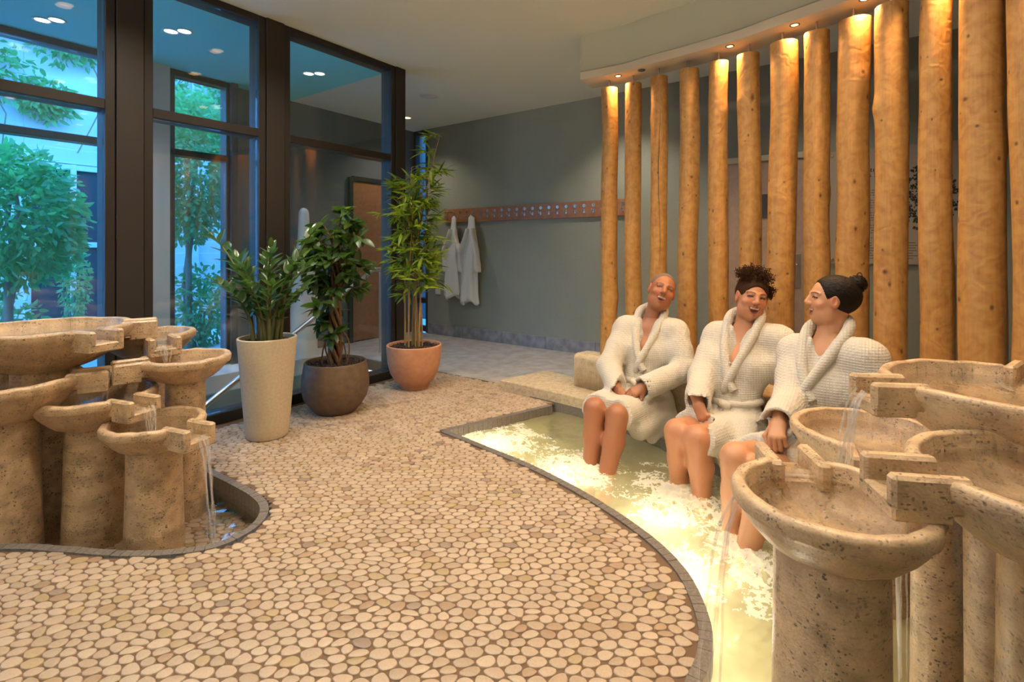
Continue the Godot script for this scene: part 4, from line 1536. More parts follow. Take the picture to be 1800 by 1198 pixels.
func fountains() -> void:
	# cascade beside the glazing: plan place, rim height, bowl radius, pedestal radius
	var L := "left fountain cascade"
	var A := Vector2(-2.05, 2.25)
	var B := Vector2(-1.843, 2.6)
	var Cc := Vector2(-1.53, 2.40)
	var D := Vector2(-1.778, 2.19)
	var E := Vector2(-2.03, 2.03)
	var F := Vector2(-1.48, 2.12)
	fountain("widest and highest stone fountain bowl of the cascade beside the window", A, 0.7625, 0.32, 0.12, -0.15, [B - A + Vector2(0.35, -0.55), B - A + Vector2(0.3, 0.0)], L, "water lying in the highest window side bowl")
	fountain("stone fountain bowl standing closest to the window post, behind the others", B, 0.68, 0.205, 0.09, -0.15, [Cc - B + Vector2(0.0, -0.08)], L, "water lying in the bowl by the window post")
	fountain("stone fountain bowl spilling back over the low double spout bowl, beside the cream planter", Cc, 0.602, 0.190, 0.084, -0.15, [D - Cc], L, "water lying in the bowl beside the cream planter")
	fountain("speckled stone fountain bowl feeding the lowest bowl of the cascade", D, 0.489, 0.222, 0.112, -0.15, [F - D + Vector2(0.05, -0.06)], L, "water lying in the bowl feeding the lowest bowl")
	fountain("thick pedestal stone fountain bowl pouring towards the middle of the cascade", E, 0.586, 0.262, 0.125, -0.15, [D - E + Vector2(0.1, 0.05)], L, "water lying in the thick pedestal bowl")
	fountain("lowest and smallest stone fountain bowl pouring into the pebble basin", F, 0.396, 0.186, 0.102, -0.15, [Vector2(0.9, -0.35)], L, "water lying in the lowest bowl of the cascade")
	stream("thin water stream falling from the lowest bowl into the pebble basin", F, 0.396, 0.186, Vector2(0.9, -0.35), -0.06, 7, 61)
	stream("short water stream falling into the lowest bowl of the cascade", D, 0.489, 0.222, F - D + Vector2(0.05, -0.06), 0.36, 6, 62)
	stream("short water stream falling from the bowl beside the cream planter", Cc, 0.602, 0.190, D - Cc, 0.45, 6, 63)
	stream("short water stream falling from the bowl by the window post", B, 0.68, 0.205, Cc - B + Vector2(0.0, -0.08), 0.57, 5, 64)
	# cascade standing in the foot bath
	var R := "right fountain cascade"
	var R1 := Vector2(1.34, 1.36)
	var R2 := Vector2(1.20, 1.72)
	var R3 := Vector2(0.676, 1.09)
	var R4 := Vector2(1.075, 0.97)
	fountain("widest stone fountain bowl of the foot bath cascade, below the timber poles", R1, 0.745, 0.30, 0.115, -0.24, [Vector2(-1.0, 0.12), Vector2(0.3, -1.0), Vector2(0.8, 0.6)], R, "water lying in the widest foot bath bowl")
	fountain("stone fountain bowl with broad front spout beside the third sitter", R2, 0.50, 0.235, 0.125, -0.24, [Vector2(-0.5, -1.0)], R, "water lying in the bowl beside the third sitter", 0.075)
	fountain("stone fountain bowl with rear notch on thick mottled pedestal in the foot bath", R3, 0.585, 0.192, 0.112, -0.24, [Vector2(0.15, 1.0)], R, "water lying in the bowl with rear notch")
	fountain("large pale stone fountain bowl spilling sideways into the rear notch bowl", R4, 0.67, 0.265, 0.12, -0.24, [Vector2(-1.0, 0.18)], R, "water lying in the large pale bowl")
	var ex := thing("stone_pedestal", "slim dark wet stone pedestal under the foot bath cascade", "pedestal", C(1.06, 1.28, -0.24))
	var b := MB.new()
	b.lathe(Vector3.ZERO, [Vector2(0.055, 0), Vector2(0.052, 0.3), Vector2(0.05, 0.72)], 28)
	part("shaft", b.mesh(), M.cast_stone, ex)
	stream("water stream falling from the widest bowl into the bowl beside the third sitter", R1, 0.745, 0.30, Vector2(-1.0, 0.12), 0.46, 7, 71)
	stream("water stream falling from the broad front spout", R2, 0.50, 0.235, Vector2(-0.45, -1.0), -0.05, 6, 72)
	stream("thin water stream falling from the rear notch bowl into the foot bath", R3, 0.585, 0.108, Vector2(-0.8, 0.1), -0.05, 4, 73)

# ---- potted plants -------------------------------------------------------------------------------------------
func pot(t: Node3D, prof: Array, soil_r: float, soil_y: float, m: Material, label: String) -> void:
	var b := MB.new()
	b.lathe(Vector3.ZERO, prof, 48)
	var p := part("pot", b.mesh(), m, t)
	tag(p, label)
	b = MB.new()
	b.lathe(Vector3.ZERO, [Vector2(soil_r, soil_y), Vector2(0, soil_y + 0.004)], 32)
	var s := part("soil", b.mesh(), M.bark_chip, t)
	var chips := MB.new()
	for k in 260:
		var a := rng.randf() * TAU
		var r := soil_r * sqrt(rng.randf()) * 0.95
		chips.box(Vector3(cos(a) * r, soil_y + 0.006 + rng.randf() * 0.006, sin(a) * r), Vector3(0.016, 0.005, 0.009) * rng.randf_range(0.6, 1.4), 0.001, Basis.from_euler(Vector3(rng.randf_range(-0.6, 0.6), rng.randf() * TAU, rng.randf_range(-0.6, 0.6))))
	tag(part("bark_chips", chips.mesh(false), M.bark_chip, s), "", "", "", "stuff")

func curve3(a: Vector3, b: Vector3, c: Vector3, n: int) -> Array:
	var o := []
	for k in n + 1:
		var t := k / float(n)
		o.append(a.lerp(b, t).lerp(b.lerp(c, t), t))
	return o

func plants() -> void:
	# fern-arum with fleshy stems in the tall cream planter
	rng.seed = 12
	var t := thing("potted_zz_plant", "dark glossy arching foliage plant in tall cream planter", "potted plant", C(-1.438, 3.01, 0.004))
	pot(t, [Vector2(0.0, 0.0), Vector2(0.105, 0.0), Vector2(0.113, 0.006), Vector2(0.120, 0.05), Vector2(0.140, 0.30), Vector2(0.158, 0.53), Vector2(0.162, 0.574), Vector2(0.159, 0.580), Vector2(0.150, 0.580), Vector2(0.147, 0.574), Vector2(0.143, 0.52)], 0.143, 0.545, M.cream_fibre, "tall tapered cream planter")
	var zz := leaf_shape(1.0, 0.44, 0.35, 0.12).mesh()
	var stems := [[-0.318, 1.20, 0.05], [-0.20, 0.90, -0.08], [0.0, 1.08, 0.05], [0.06, 1.10, -0.10], [0.25, 1.25, 0.02], [0.215, 0.88, -0.06], [-0.10, 1.06, -0.12], [-0.07, 1.0, 0.16], [0.14, 1.0, 0.14], [0.10, 0.90, -0.17], [-0.16, 0.98, 0.02], [0.17, 1.05, -0.03], [-0.04, 0.93, -0.14], [-0.22, 1.05, 0.12]]
	for q in stems:
		q[0] *= 1.2; q[2] *= 1.15
		var foot := C(q[0] * 0.22 + rng.randf_range(-0.03, 0.03), q[2] * 0.3, 0.545)
		var tip := C(q[0], q[2], q[1])
		var mid := C(q[0] * 0.25, q[2] * 0.3, lerpf(0.545, q[1], 0.62))
		var pts := curve3(foot, mid, tip, 12)
		var b := MB.new()
		var rad := []
		for k in 13: rad.append(lerpf(0.0125, 0.003, k / 12.0))
		b.tube(pts, rad, 8)
		var st := part("stem", b.mesh(), M.zz_stem, t)
		var n := 17
		for k in n:
			var s: float = lerpf(0.30, 1.0, k / float(n - 1))
			var i := mini(int(s * 12), 11)
			var p: Vector3 = pts[i].lerp(pts[i + 1], s * 12 - i)
			var d: Vector3 = (pts[i + 1] - pts[i]).normalized()
			var side := d.cross(Vector3(0.3, 1, 0.2).normalized()).normalized().rotated(d, rng.randf_range(-0.7, 0.7)) * (1.0 if k % 2 else -1.0)
			var dir := (d * 0.75 + side * 0.85 + Vector3(0, 0.15, 0)).normalized() if k < n - 1 else d
			var l := part("leaf", zz, M.zz_leaf, st)
			var size := rng.randf_range(0.085, 0.115) * (0.75 if s > 0.93 or s < 0.4 else 1.0)
			l.transform = Transform3D(frame_along(dir, rng.randf_range(-0.5, 0.5)).scaled(Vector3.ONE * size), p)
	# weeping fig with plaited stems in the round brown pot
	rng.seed = 14
	t = thing("potted_fig", "weeping fig with plaited trunk in round brown clay pot", "potted plant", C(-1.195, 3.47, 0.004))
	pot(t, [Vector2(0.0, 0.0), Vector2(0.125, 0.0), Vector2(0.135, 0.006), Vector2(0.165, 0.04), Vector2(0.205, 0.10), Vector2(0.220, 0.17), Vector2(0.217, 0.24), Vector2(0.204, 0.315), Vector2(0.201, 0.335), Vector2(0.196, 0.339), Vector2(0.189, 0.337), Vector2(0.186, 0.30)], 0.188, 0.315, M.brown_clay, "rounded brown clay pot with pale scuffs near its foot")
	for k in 6:
		var pts := []
		var rad := []
		for j in 22:
			var s := j / 21.0
			var a := k * TAU / 6.0 + s * 9.0
			var r := 0.034 * (1.0 - 0.45 * s) + 0.008 * sin(s * 11 + k)
			pts.append(Vector3(cos(a) * r, 0.31 + s * 0.90, sin(a) * r))
			rad.append(lerpf(0.016, 0.006, s))
		var b := MB.new()
		b.tube(pts, rad, 8)
		part("trunk", b.mesh(), M.ficus_bark, t)
	for k in 5:
		var b := MB.new()
		var a := k * 1.4
		b.tube(curve3(Vector3(cos(a) * 0.03, 0.55, sin(a) * 0.03), Vector3(cos(a) * 0.13, 0.48, sin(a) * 0.13), Vector3(cos(a + 0.5) * 0.09, 0.315, sin(a + 0.5) * 0.09), 8), 0.005, 6)
		part("aerial_root", b.mesh(), M.ficus_bark, t)
	var fl := leaf_shape(1.0, 0.46, 0.2, 0.25)
	var flm := fl.mesh()
	var more := MB.new()
	var count := 0
	for k in 40:
		var a := k * 2.4
		var low := k >= 36
		var y0 := rng.randf_range(0.66, 1.16) if not low else 0.46 + 0.05 * (k - 36)
		if low: a = PI * 0.25 + (k - 36) * 0.9
		var reach: float = rng.randf_range(0.15, 0.29) * (1.0 - 0.45 * maxf(0.0, y0 - 0.95) / 0.25) if not low else 0.10
		var top: float = y0 + rng.randf_range(0.02, 0.28) * (0.4 if low else 1.0)
		var pts := curve3(Vector3(0, y0, 0), Vector3(cos(a) * reach * 0.5, top + 0.06, sin(a) * reach * 0.5), Vector3(cos(a) * reach, top - rng.randf_range(0.0, 0.10), sin(a) * reach), 8)
		var b := MB.new()
		b.tube(pts, [0.006, 0.0055, 0.005, 0.0045, 0.004, 0.0035, 0.003, 0.0025, 0.002], 6)
		var br := part("branch", b.mesh(), M.ficus_bark, t)
		for j in 19:
			var s := rng.randf_range(0.25, 1.0)
			var i := mini(int(s * 8), 7)
			var p: Vector3 = pts[i].lerp(pts[i + 1], s * 8 - i)
			var dir := Vector3(cos(a) * 0.6 + rng.randfn() * 0.6, rng.randf_range(-0.75, 0.55), sin(a) * 0.6 + rng.randfn() * 0.6)
			var tr := Transform3D(frame_along(dir, rng.randf_range(-0.9, 0.9)).scaled(Vector3.ONE * rng.randf_range(0.075, 0.115)), p)
			if count < 300 and j < 8:
				var l := part("leaf", flm, M.ficus_leaf if rng.randf() < 0.8 else M.ficus_leaf_light, br)
				l.transform = tr
				count += 1
			else:
				more.add(fl, tr)
	tag(part("leaves", more.mesh(), M.ficus_leaf, t), "", "", "", "stuff")
	# bamboo in the terracotta pot
	rng.seed = 16
	t = thing("potted_bamboo", "tall feathery bamboo in smooth terracotta pot by the last post", "potted plant", C(-0.776, 4.06, 0.004))
	pot(t, [Vector2(0.0, 0.0), Vector2(0.105, 0.0), Vector2(0.112, 0.005), Vector2(0.116, 0.035), Vector2(0.15, 0.06), Vector2(0.185, 0.12), Vector2(0.205, 0.20), Vector2(0.214, 0.30), Vector2(0.216, 0.335), Vector2(0.212, 0.342), Vector2(0.203, 0.342), Vector2(0.199, 0.335), Vector2(0.195, 0.30)], 0.197, 0.318, M.terracotta, "wide rounded terracotta pot on a small foot")
	var bl := leaf_shape(1.0, 0.19, 0.2, 0.2)
	var blm := bl.mesh()
	var rest := MB.new()
	var rest_dark := MB.new()
	count = 0
	var tips := [[-0.09, 1.62, 0.0], [-0.03, 1.75, 0.05], [0.02, 1.66, -0.05], [0.20, 2.0, 0.03], [0.10, 1.70, -0.08], [0.05, 1.45, 0.08], [-0.13, 1.48, 0.05], [0.12, 1.52, 0.06], [-0.04, 1.35, -0.08]]
	for c in tips.size():
		var q: Array = tips[c]
		var f := C(-0.07 + 0.0185 * c * 0.9, rng.randf_range(-0.05, 0.05), 0.32)
		var pts := curve3(f, f + Vector3(0, (q[1] - 0.32) * 0.55, 0), C(q[0], q[2], q[1]), 14)
		var b := MB.new()
		var rad := []
		for k in 15: rad.append(lerpf(0.0078, 0.0022, k / 14.0))
		b.tube(pts, rad, 8)
		part("cane", b.mesh(), M.cane, t)
		for k in 17:
			var s: float = lerpf(0.36, 1.0, k / 16.0) + rng.randf_range(-0.02, 0.02)
			s = clampf(s, 0.3, 0.999)
			var i := mini(int(s * 14), 13)
			var p: Vector3 = pts[i].lerp(pts[i + 1], s * 14 - i)
			var a := rng.randf() * TAU
			var l: float = rng.randf_range(0.10, 0.25) * (1.0 - 0.45 * s * s)
			var e := p + Vector3(cos(a) * l, rng.randf_range(-0.03, 0.08), sin(a) * l)
			var tw := curve3(p, p.lerp(e, 0.5) + Vector3(0, 0.03, 0), e, 5)
			var tb := MB.new()
			tb.tube(tw, 0.0016, 5)
			var twig := part("twig", tb.mesh(), M.cane, t)
			for j in 9:
				var at: Vector3 = tw[rng.randi_range(2, 5)]
				var dir := (e - p).normalized() * 0.7 + Vector3(rng.randfn(), rng.randfn() * 0.45 - 0.05, rng.randfn()) * 0.6
				var tr := Transform3D(frame_along(dir, rng.randf_range(-0.6, 0.6)).scaled(Vector3.ONE * rng.randf_range(0.085, 0.14)), at)
				var dark := rng.randf() < 0.22
				if count < 300 and j < 2:
					var lf := part("leaf", blm, M.bamboo_leaf_dark if dark else M.bamboo_leaf, twig)
					lf.transform = tr
					count += 1
				elif dark: rest_dark.add(bl, tr)
				else: rest.add(bl, tr)
	tag(part("leaves", rest.mesh(), M.bamboo_leaf, t), "", "", "", "stuff")
	tag(part("leaves", rest_dark.mesh(), M.bamboo_leaf_dark, t), "", "", "", "stuff")

# ---- people --------------------------------------------------------------------------------------------------
# a distance field on a grid, joined with a smooth minimum and meshed as surface nets
class Field:
	var o: Vector3
	var h: float
	var nx: int
	var ny: int
	var nz: int
	var d := PackedFloat32Array()
	func _init(lo: Vector3, hi: Vector3, cell: float) -> void:
		o = lo; h = cell
		nx = int((hi.x - lo.x) / cell) + 2
		ny = int((hi.y - lo.y) / cell) + 2
		nz = int((hi.z - lo.z) / cell) + 2
		d.resize(nx * ny * nz)
		d.fill(0.2)
	func span(lo: Vector3, hi: Vector3) -> Array:
		var a := ((lo - o) / h).floor()
		var b := ((hi - o) / h).ceil()
		return [maxi(0, int(a.x)), mini(nx - 1, int(b.x)), maxi(0, int(a.y)), mini(ny - 1, int(b.y)), maxi(0, int(a.z)), mini(nz - 1, int(b.z))]
	func cap(a: Vector3, b: Vector3, ra: float, rb: float, k := 0.03, cut := false) -> void:
		var R := Vector3.ONE * (maxf(ra, rb) + k + 2.0 * h)
		var s := span(a.min(b) - R, a.max(b) + R)
		var e := b - a
		var ee := maxf(e.length_squared(), 1e-9)
		var dr := rb - ra
		for z in range(s[4], s[5] + 1):
			for y in range(s[2], s[3] + 1):
				var at := (z * ny + y) * nx
				var p := Vector3(o.x + s[0] * h - a.x, o.y + y * h - a.y, o.z + z * h - a.z)
				for x in range(s[0], s[1] + 1):
					var t := clampf(p.dot(e) / ee, 0.0, 1.0)
					var q := (p - e * t).length() - ra - dr * t
					p.x += h
					var v := d[at + x]
					if cut:
						if -q > v - k:
							var g := maxf(k - absf(v + q), 0.0)
							d[at + x] = maxf(v, -q) + g * g / k * 0.25
					elif q < v + k:
						var g := maxf(k - absf(v - q), 0.0)
						d[at + x] = minf(v, q) - g * g / k * 0.25
	func ell(c: Vector3, r: Vector3, k := 0.02, cut := false, bas := Basis.IDENTITY) -> void:
		var m := maxf(r.x, maxf(r.y, r.z)) + k + 2.0 * h
		var R := Vector3.ONE * m
		if bas == Basis.IDENTITY: R = r + Vector3.ONE * (k + 2.0 * h)
		var s := span(c - R, c + R)
		var inv := bas.transposed()
		var r1 := Vector3.ONE / r
		var r2 := r1 * r1
		for z in range(s[4], s[5] + 1):
			for y in range(s[2], s[3] + 1):
				var at := (z * ny + y) * nx
				for x in range(s[0], s[1] + 1):
					var p := inv * (o + Vector3(x, y, z) * h - c)
					var k0 := (p * r1).length()
					var q := k0 * (k0 - 1.0) / maxf((p * r2).length(), 1e-6)
					var v := d[at + x]
					if cut:
						if -q > v - k:
							var g := maxf(k - absf(v + q), 0.0)
							d[at + x] = maxf(v, -q) + g * g / k * 0.25
					elif q < v + k:
						var g := maxf(k - absf(v - q), 0.0)
						d[at + x] = minf(v, q) - g * g / k * 0.25
	func at(p: Vector3) -> float:
		var q := Vector3i(((p - o) / h).round())
		return d[(clampi(q.z, 0, nz - 1) * ny + clampi(q.y, 0, ny - 1)) * nx + clampi(q.x, 0, nx - 1)]
	func cut_plane(p0: Vector3, n: Vector3, c: Vector3, rad: float) -> void:
		var R := Vector3.ONE * rad
		var s := span(c - R, c + R)
		for z in range(s[4], s[5] + 1):
			for y in range(s[2], s[3] + 1):
				for x in range(s[0], s[1] + 1):
					var p := o + Vector3(x, y, z) * h
					var at := (z * ny + y) * nx + x
					d[at] = maxf(d[at], (p - p0).dot(n))
	func mesh(b: MB, tint: Callable, place := Transform3D.IDENTITY) -> void:
		var id := PackedInt32Array()
		id.resize(d.size())
		id.fill(-1)
		var sy := nx
		var sz := nx * ny
		var lim := 2.5 * h
		var offs := [0, 1, sy, sy + 1, sz, sz + 1, sz + sy, sz + sy + 1]
		for z in nz - 1:
			for y in ny - 1:
				var base := (z * ny + y) * nx
				for x in nx - 1:
					var at := base + x
					var v0 := d[at]
					if v0 > lim or v0 < -lim: continue
					var mask := 0
					for q in 8:
						if d[at + offs[q]] < 0.0: mask |= 1 << q
					if mask == 0 or mask == 255: continue
					var sum := Vector3.ZERO
					var cnt := 0
					for q in 8:
						for ax in 3:
							var w := q | (1 << ax)
							if w == q: continue
							var a := d[at + offs[q]]
							var c := d[at + offs[w]]
							if (a < 0.0) == (c < 0.0): continue
							var t := a / (a - c)
							var p := Vector3(q & 1, (q >> 1) & 1, (q >> 2) & 1)
							p[ax] += t
							sum += p
							cnt += 1
					var p := o + (Vector3(x, y, z) + sum / cnt) * h
					id[at] = b.vert(place * p, Vector2.ZERO, tint.call(p))
		for z in range(1, nz - 1):
			for y in range(1, ny - 1):
				var base := (z * ny + y) * nx
				for x in range(1, nx - 1):
					var at := base + x
					var v := d[at]
					if v > lim or v < -lim: continue
					var inn := v < 0.0
					if inn != (d[at + 1] < 0.0): ring(b, id, at, sy, sz, inn)
					if inn != (d[at + sy] < 0.0): ring(b, id, at, sz, 1, inn)
					if inn != (d[at + sz] < 0.0): ring(b, id, at, 1, sy, inn)
	func ring(b: MB, id: PackedInt32Array, at: int, s1: int, s2: int, inn: bool) -> void:
		var q0 := id[at - s1 - s2]
		var q1 := id[at - s2]
		var q2 := id[at]
		var q3 := id[at - s1]
		if q0 < 0 or q1 < 0 or q2 < 0 or q3 < 0: return
		if inn: b.quad(q0, q3, q2, q1)
		else: b.quad(q0, q1, q2, q3)

func J(q: Array) -> Vector3:
	return C(q[0], q[2], q[1])

# five fingered hand; grows along y, back of the hand towards +z, thumb at +x * side
func hand(b: MB, at: Vector3, dir: Vector3, back: Vector3, side: float, curl: float, skin: Color, size := 0.95) -> void:
	var y := dir.normalized()
	var x := y.cross(back).normalized()
	var place := Transform3D(Basis(x * side * size, y * size, x.cross(y) * size), at)
	var f := Field.new(Vector3(-0.075, -0.05, -0.10), Vector3(0.085, 0.20, 0.05), 0.0034)
	f.cap(Vector3(0, -0.04, 0), Vector3(0, 0.01, 0), 0.024, 0.023, 0.02)
	f.cap(Vector3(0.012, 0.02, 0), Vector3(0.022, 0.075, 0), 0.016, 0.013, 0.02)
	f.cap(Vector3(-0.004, 0.02, 0.001), Vector3(0.004, 0.08, 0.002), 0.016, 0.013, 0.018)
	f.cap(Vector3(-0.014, 0.02, 0), Vector3(-0.018, 0.074, 0), 0.015, 0.012, 0.018)
	f.cap(Vector3(0.016, 0.02, -0.008), Vector3(0.030, 0.04, -0.014), 0.016, 0.013, 0.016)
	var roots := [Vector3(0.027, 0.083, 0), Vector3(0.0085, 0.088, 0.002), Vector3(-0.0095, 0.085, 0.001), Vector3(-0.0265, 0.076, -0.001)]
	var lens := [0.040, 0.044, 0.041, 0.032]
	for k in 4:
		var p: Vector3 = roots[k]
		var ang := 0.0
		var rad := [0.0088, 0.0080, 0.0073, 0.0062]
		var bend := [curl * 0.85 + 0.05 * k, curl * 1.15, curl * 0.7]
		for s in 3:
			ang += bend[s]
			var l: float = lens[k] * [1.0, 0.66, 0.52][s]
			var q := p + Vector3((roots[k].x) * 0.10 * l / 0.03 * 0.3, cos(ang) * l, -sin(ang) * l)
			f.cap(p, q, rad[s], rad[s + 1], 0.005)
			p = q
	var t0 := Vector3(0.030, 0.036, -0.012)
	var t1 := t0 + Vector3(0.020, 0.026, -0.010)
	var t2 := t1 + Vector3(0.004 - 0.014 * curl, 0.024, -0.012)
	var t3 := t2 + Vector3(-0.006 - 0.008 * curl, 0.018, -0.008)
	f.cap(t0, t1, 0.0115, 0.0098, 0.008)
	f.cap(t1, t2, 0.0098, 0.0088, 0.004)
	f.cap(t2, t3, 0.0088, 0.0070, 0.004)
	f.mesh(b, func(p): return skin * (0.93 if p.y > 0.08 else 1.0), place)

func head_mesh(b: MB, place: Transform3D, skin: Color, brow: Color, neck_to: Vector3, wide: float, squint: float, mouth: float) -> void:
	var f := Field.new(Vector3(-0.105, -0.19, -0.125), Vector3(0.105, 0.135, 0.125), 0.0029)
	f.cap(Vector3(0, -0.045, -0.025), neck_to, 0.050, 0.054, 0.03)
	f.ell(Vector3(0, 0.03, -0.012), Vector3(0.073, 0.084, 0.092), 0.02)
	f.ell(Vector3(0, -0.022, 0.020), Vector3(0.058 * wide, 0.076, 0.064), 0.03)
	f.cap(Vector3(0, -0.066, 0.025), Vector3(0, -0.088, 0.050), 0.040 * wide, 0.020, 0.03)
	f.cap(Vector3(-0.028, -0.066, 0.022), Vector3(0.028, -0.066, 0.022), 0.034, 0.034, 0.03)
	for s in [-1.0, 1.0]:
		f.ell(Vector3(0.037 * s * wide, -0.020, 0.056), Vector3(0.023, 0.019, 0.019), 0.016)
		f.ell(Vector3(0.031 * s, 0.016, 0.092), Vector3(0.017, 0.010, 0.013), 0.012, true)
		f.ell(Vector3(0.031 * s, 0.013, 0.0675), Vector3(0.0135, 0.0115, 0.0125), 0.003)
		f.cap(Vector3(0.014 * s, 0.030, 0.079), Vector3(0.046 * s, 0.030, 0.064), 0.0075, 0.006, 0.010)
		f.ell(Vector3(0.0735 * s, 0.002, 0.002), Vector3(0.009, 0.031, 0.018), 0.006)
		f.ell(Vector3(0.081 * s, 0.004, 0.008), Vector3(0.006, 0.017, 0.009), 0.004, true)
		f.ell(Vector3(0.0105 * s, -0.0185, 0.088), Vector3(0.0085, 0.007, 0.010), 0.006)
	f.cap(Vector3(0, 0.024, 0.080), Vector3(0, -0.013, 0.099), 0.0075, 0.0105, 0.012)
	# laughing mouth
	var top := []
	var low := []
	for k in 9:
		var x := lerpf(-0.030, 0.030, k / 8.0)
		var c := 1.0 - pow(x / 0.030, 2)
		top.append(Vector3(x, -0.0435 + 4.5 * x * x - 0.0015 * c, 0.058 + 0.022 * c))
		low.append(Vector3(x, -0.0435 + 6.0 * x * x - (0.021 * mouth) * c, 0.056 + 0.021 * c))
	f.ell(Vector3(0, -0.0435 - 0.0105 * mouth + 0.002, 0.090), Vector3(0.025, 0.0095 * mouth, 0.020), 0.004, true)
	for k in 8:
		f.cap(top[k], top[k + 1], 0.0042, 0.0042, 0.004)
		f.cap(low[k], low[k + 1], 0.0048, 0.0048, 0.004)
	f.ell(Vector3(0, -0.0475, 0.0610), Vector3(0.022, 0.0050, 0.011), 0.001)
	var lip := skin.lerp(Color(0.36, 0.06, 0.05), 0.55)
	var red := skin.lerp(Color(0.55, 0.12, 0.07), 0.30)
	var tint := func(p: Vector3) -> Color:
		if p.z < 0.035:
			if p.z > -0.04 and absf(p.x) > 0.068 and absf(p.y) < 0.035: return red
			return skin
		var ax := absf(p.x)
		var yt := -0.0435 + 4.5 * p.x * p.x
		var yl := -0.0435 + 6.0 * p.x * p.x - 0.021 * mouth * maxf(0.0, 1.0 - pow(p.x / 0.030, 2))
		if ax < 0.031 and p.y < yt + 0.005 and p.y > yl - 0.006:
			if p.y < yt - 0.0012 and p.y > yl + 0.0015 and ax < 0.027:
				return Color(0.66, 0.59, 0.48) if p.y > yt - 0.0085 and ax < 0.0215 else Color(0.16, 0.03, 0.025)
			return lip
		var ex := ax - 0.031
		var ey := p.y - 0.0125 + 14.0 * ex * ex
		if absf(ex) < 0.0145:
			if absf(ey) < 0.0036 * squint: return Color(0.035, 0.018, 0.012) if absf(ex) < 0.0075 or squint < 1.0 else Color(0.45, 0.38, 0.32)
			if ey > 0.0 and ey < 0.0036 * squint + 0.0030: return Color(0.03, 0.016, 0.012)
		var by := p.y - 0.0345 + 12.0 * pow(ax - 0.030, 2) - 0.05 * (ax - 0.03)
		if ax > 0.011 and ax < 0.051 and absf(by) < 0.0034: return brow.lerp(skin, 0.2)
		if ax > 0.018 and ax < 0.056 and p.y < 0.0 and p.y > -0.036: return skin.lerp(red, 0.7)
		if ax < 0.012 and p.y < -0.004 and p.z > 0.092: return skin.lerp(red, 0.5)
		if ax < 0.0105 and ax > 0.0045 and p.y < -0.0235 and p.z > 0.080: return skin * 0.5
		return skin
	f.mesh(b, tint, place)

func ring_path(c: Vector3, a: Vector3, b: Vector3, n: int, from := 0.0, to := TAU) -> Array:
	var o := []
	for k in n + 1:
		var t := lerpf(from, to, k / float(n))
		o.append(c + a * cos(t) + b * sin(t))
	return o

func spline(keys: Array, per := 5) -> Array:
	var o := []
	for i in keys.size() - 1:
		for k in per:
			o.append((keys[i] as Vector3).cubic_interpolate(keys[i + 1], keys[maxi(i - 1, 0)], keys[mini(i + 2, keys.size() - 1)], k / float(per)))
	o.append(keys[keys.size() - 1])
	return o

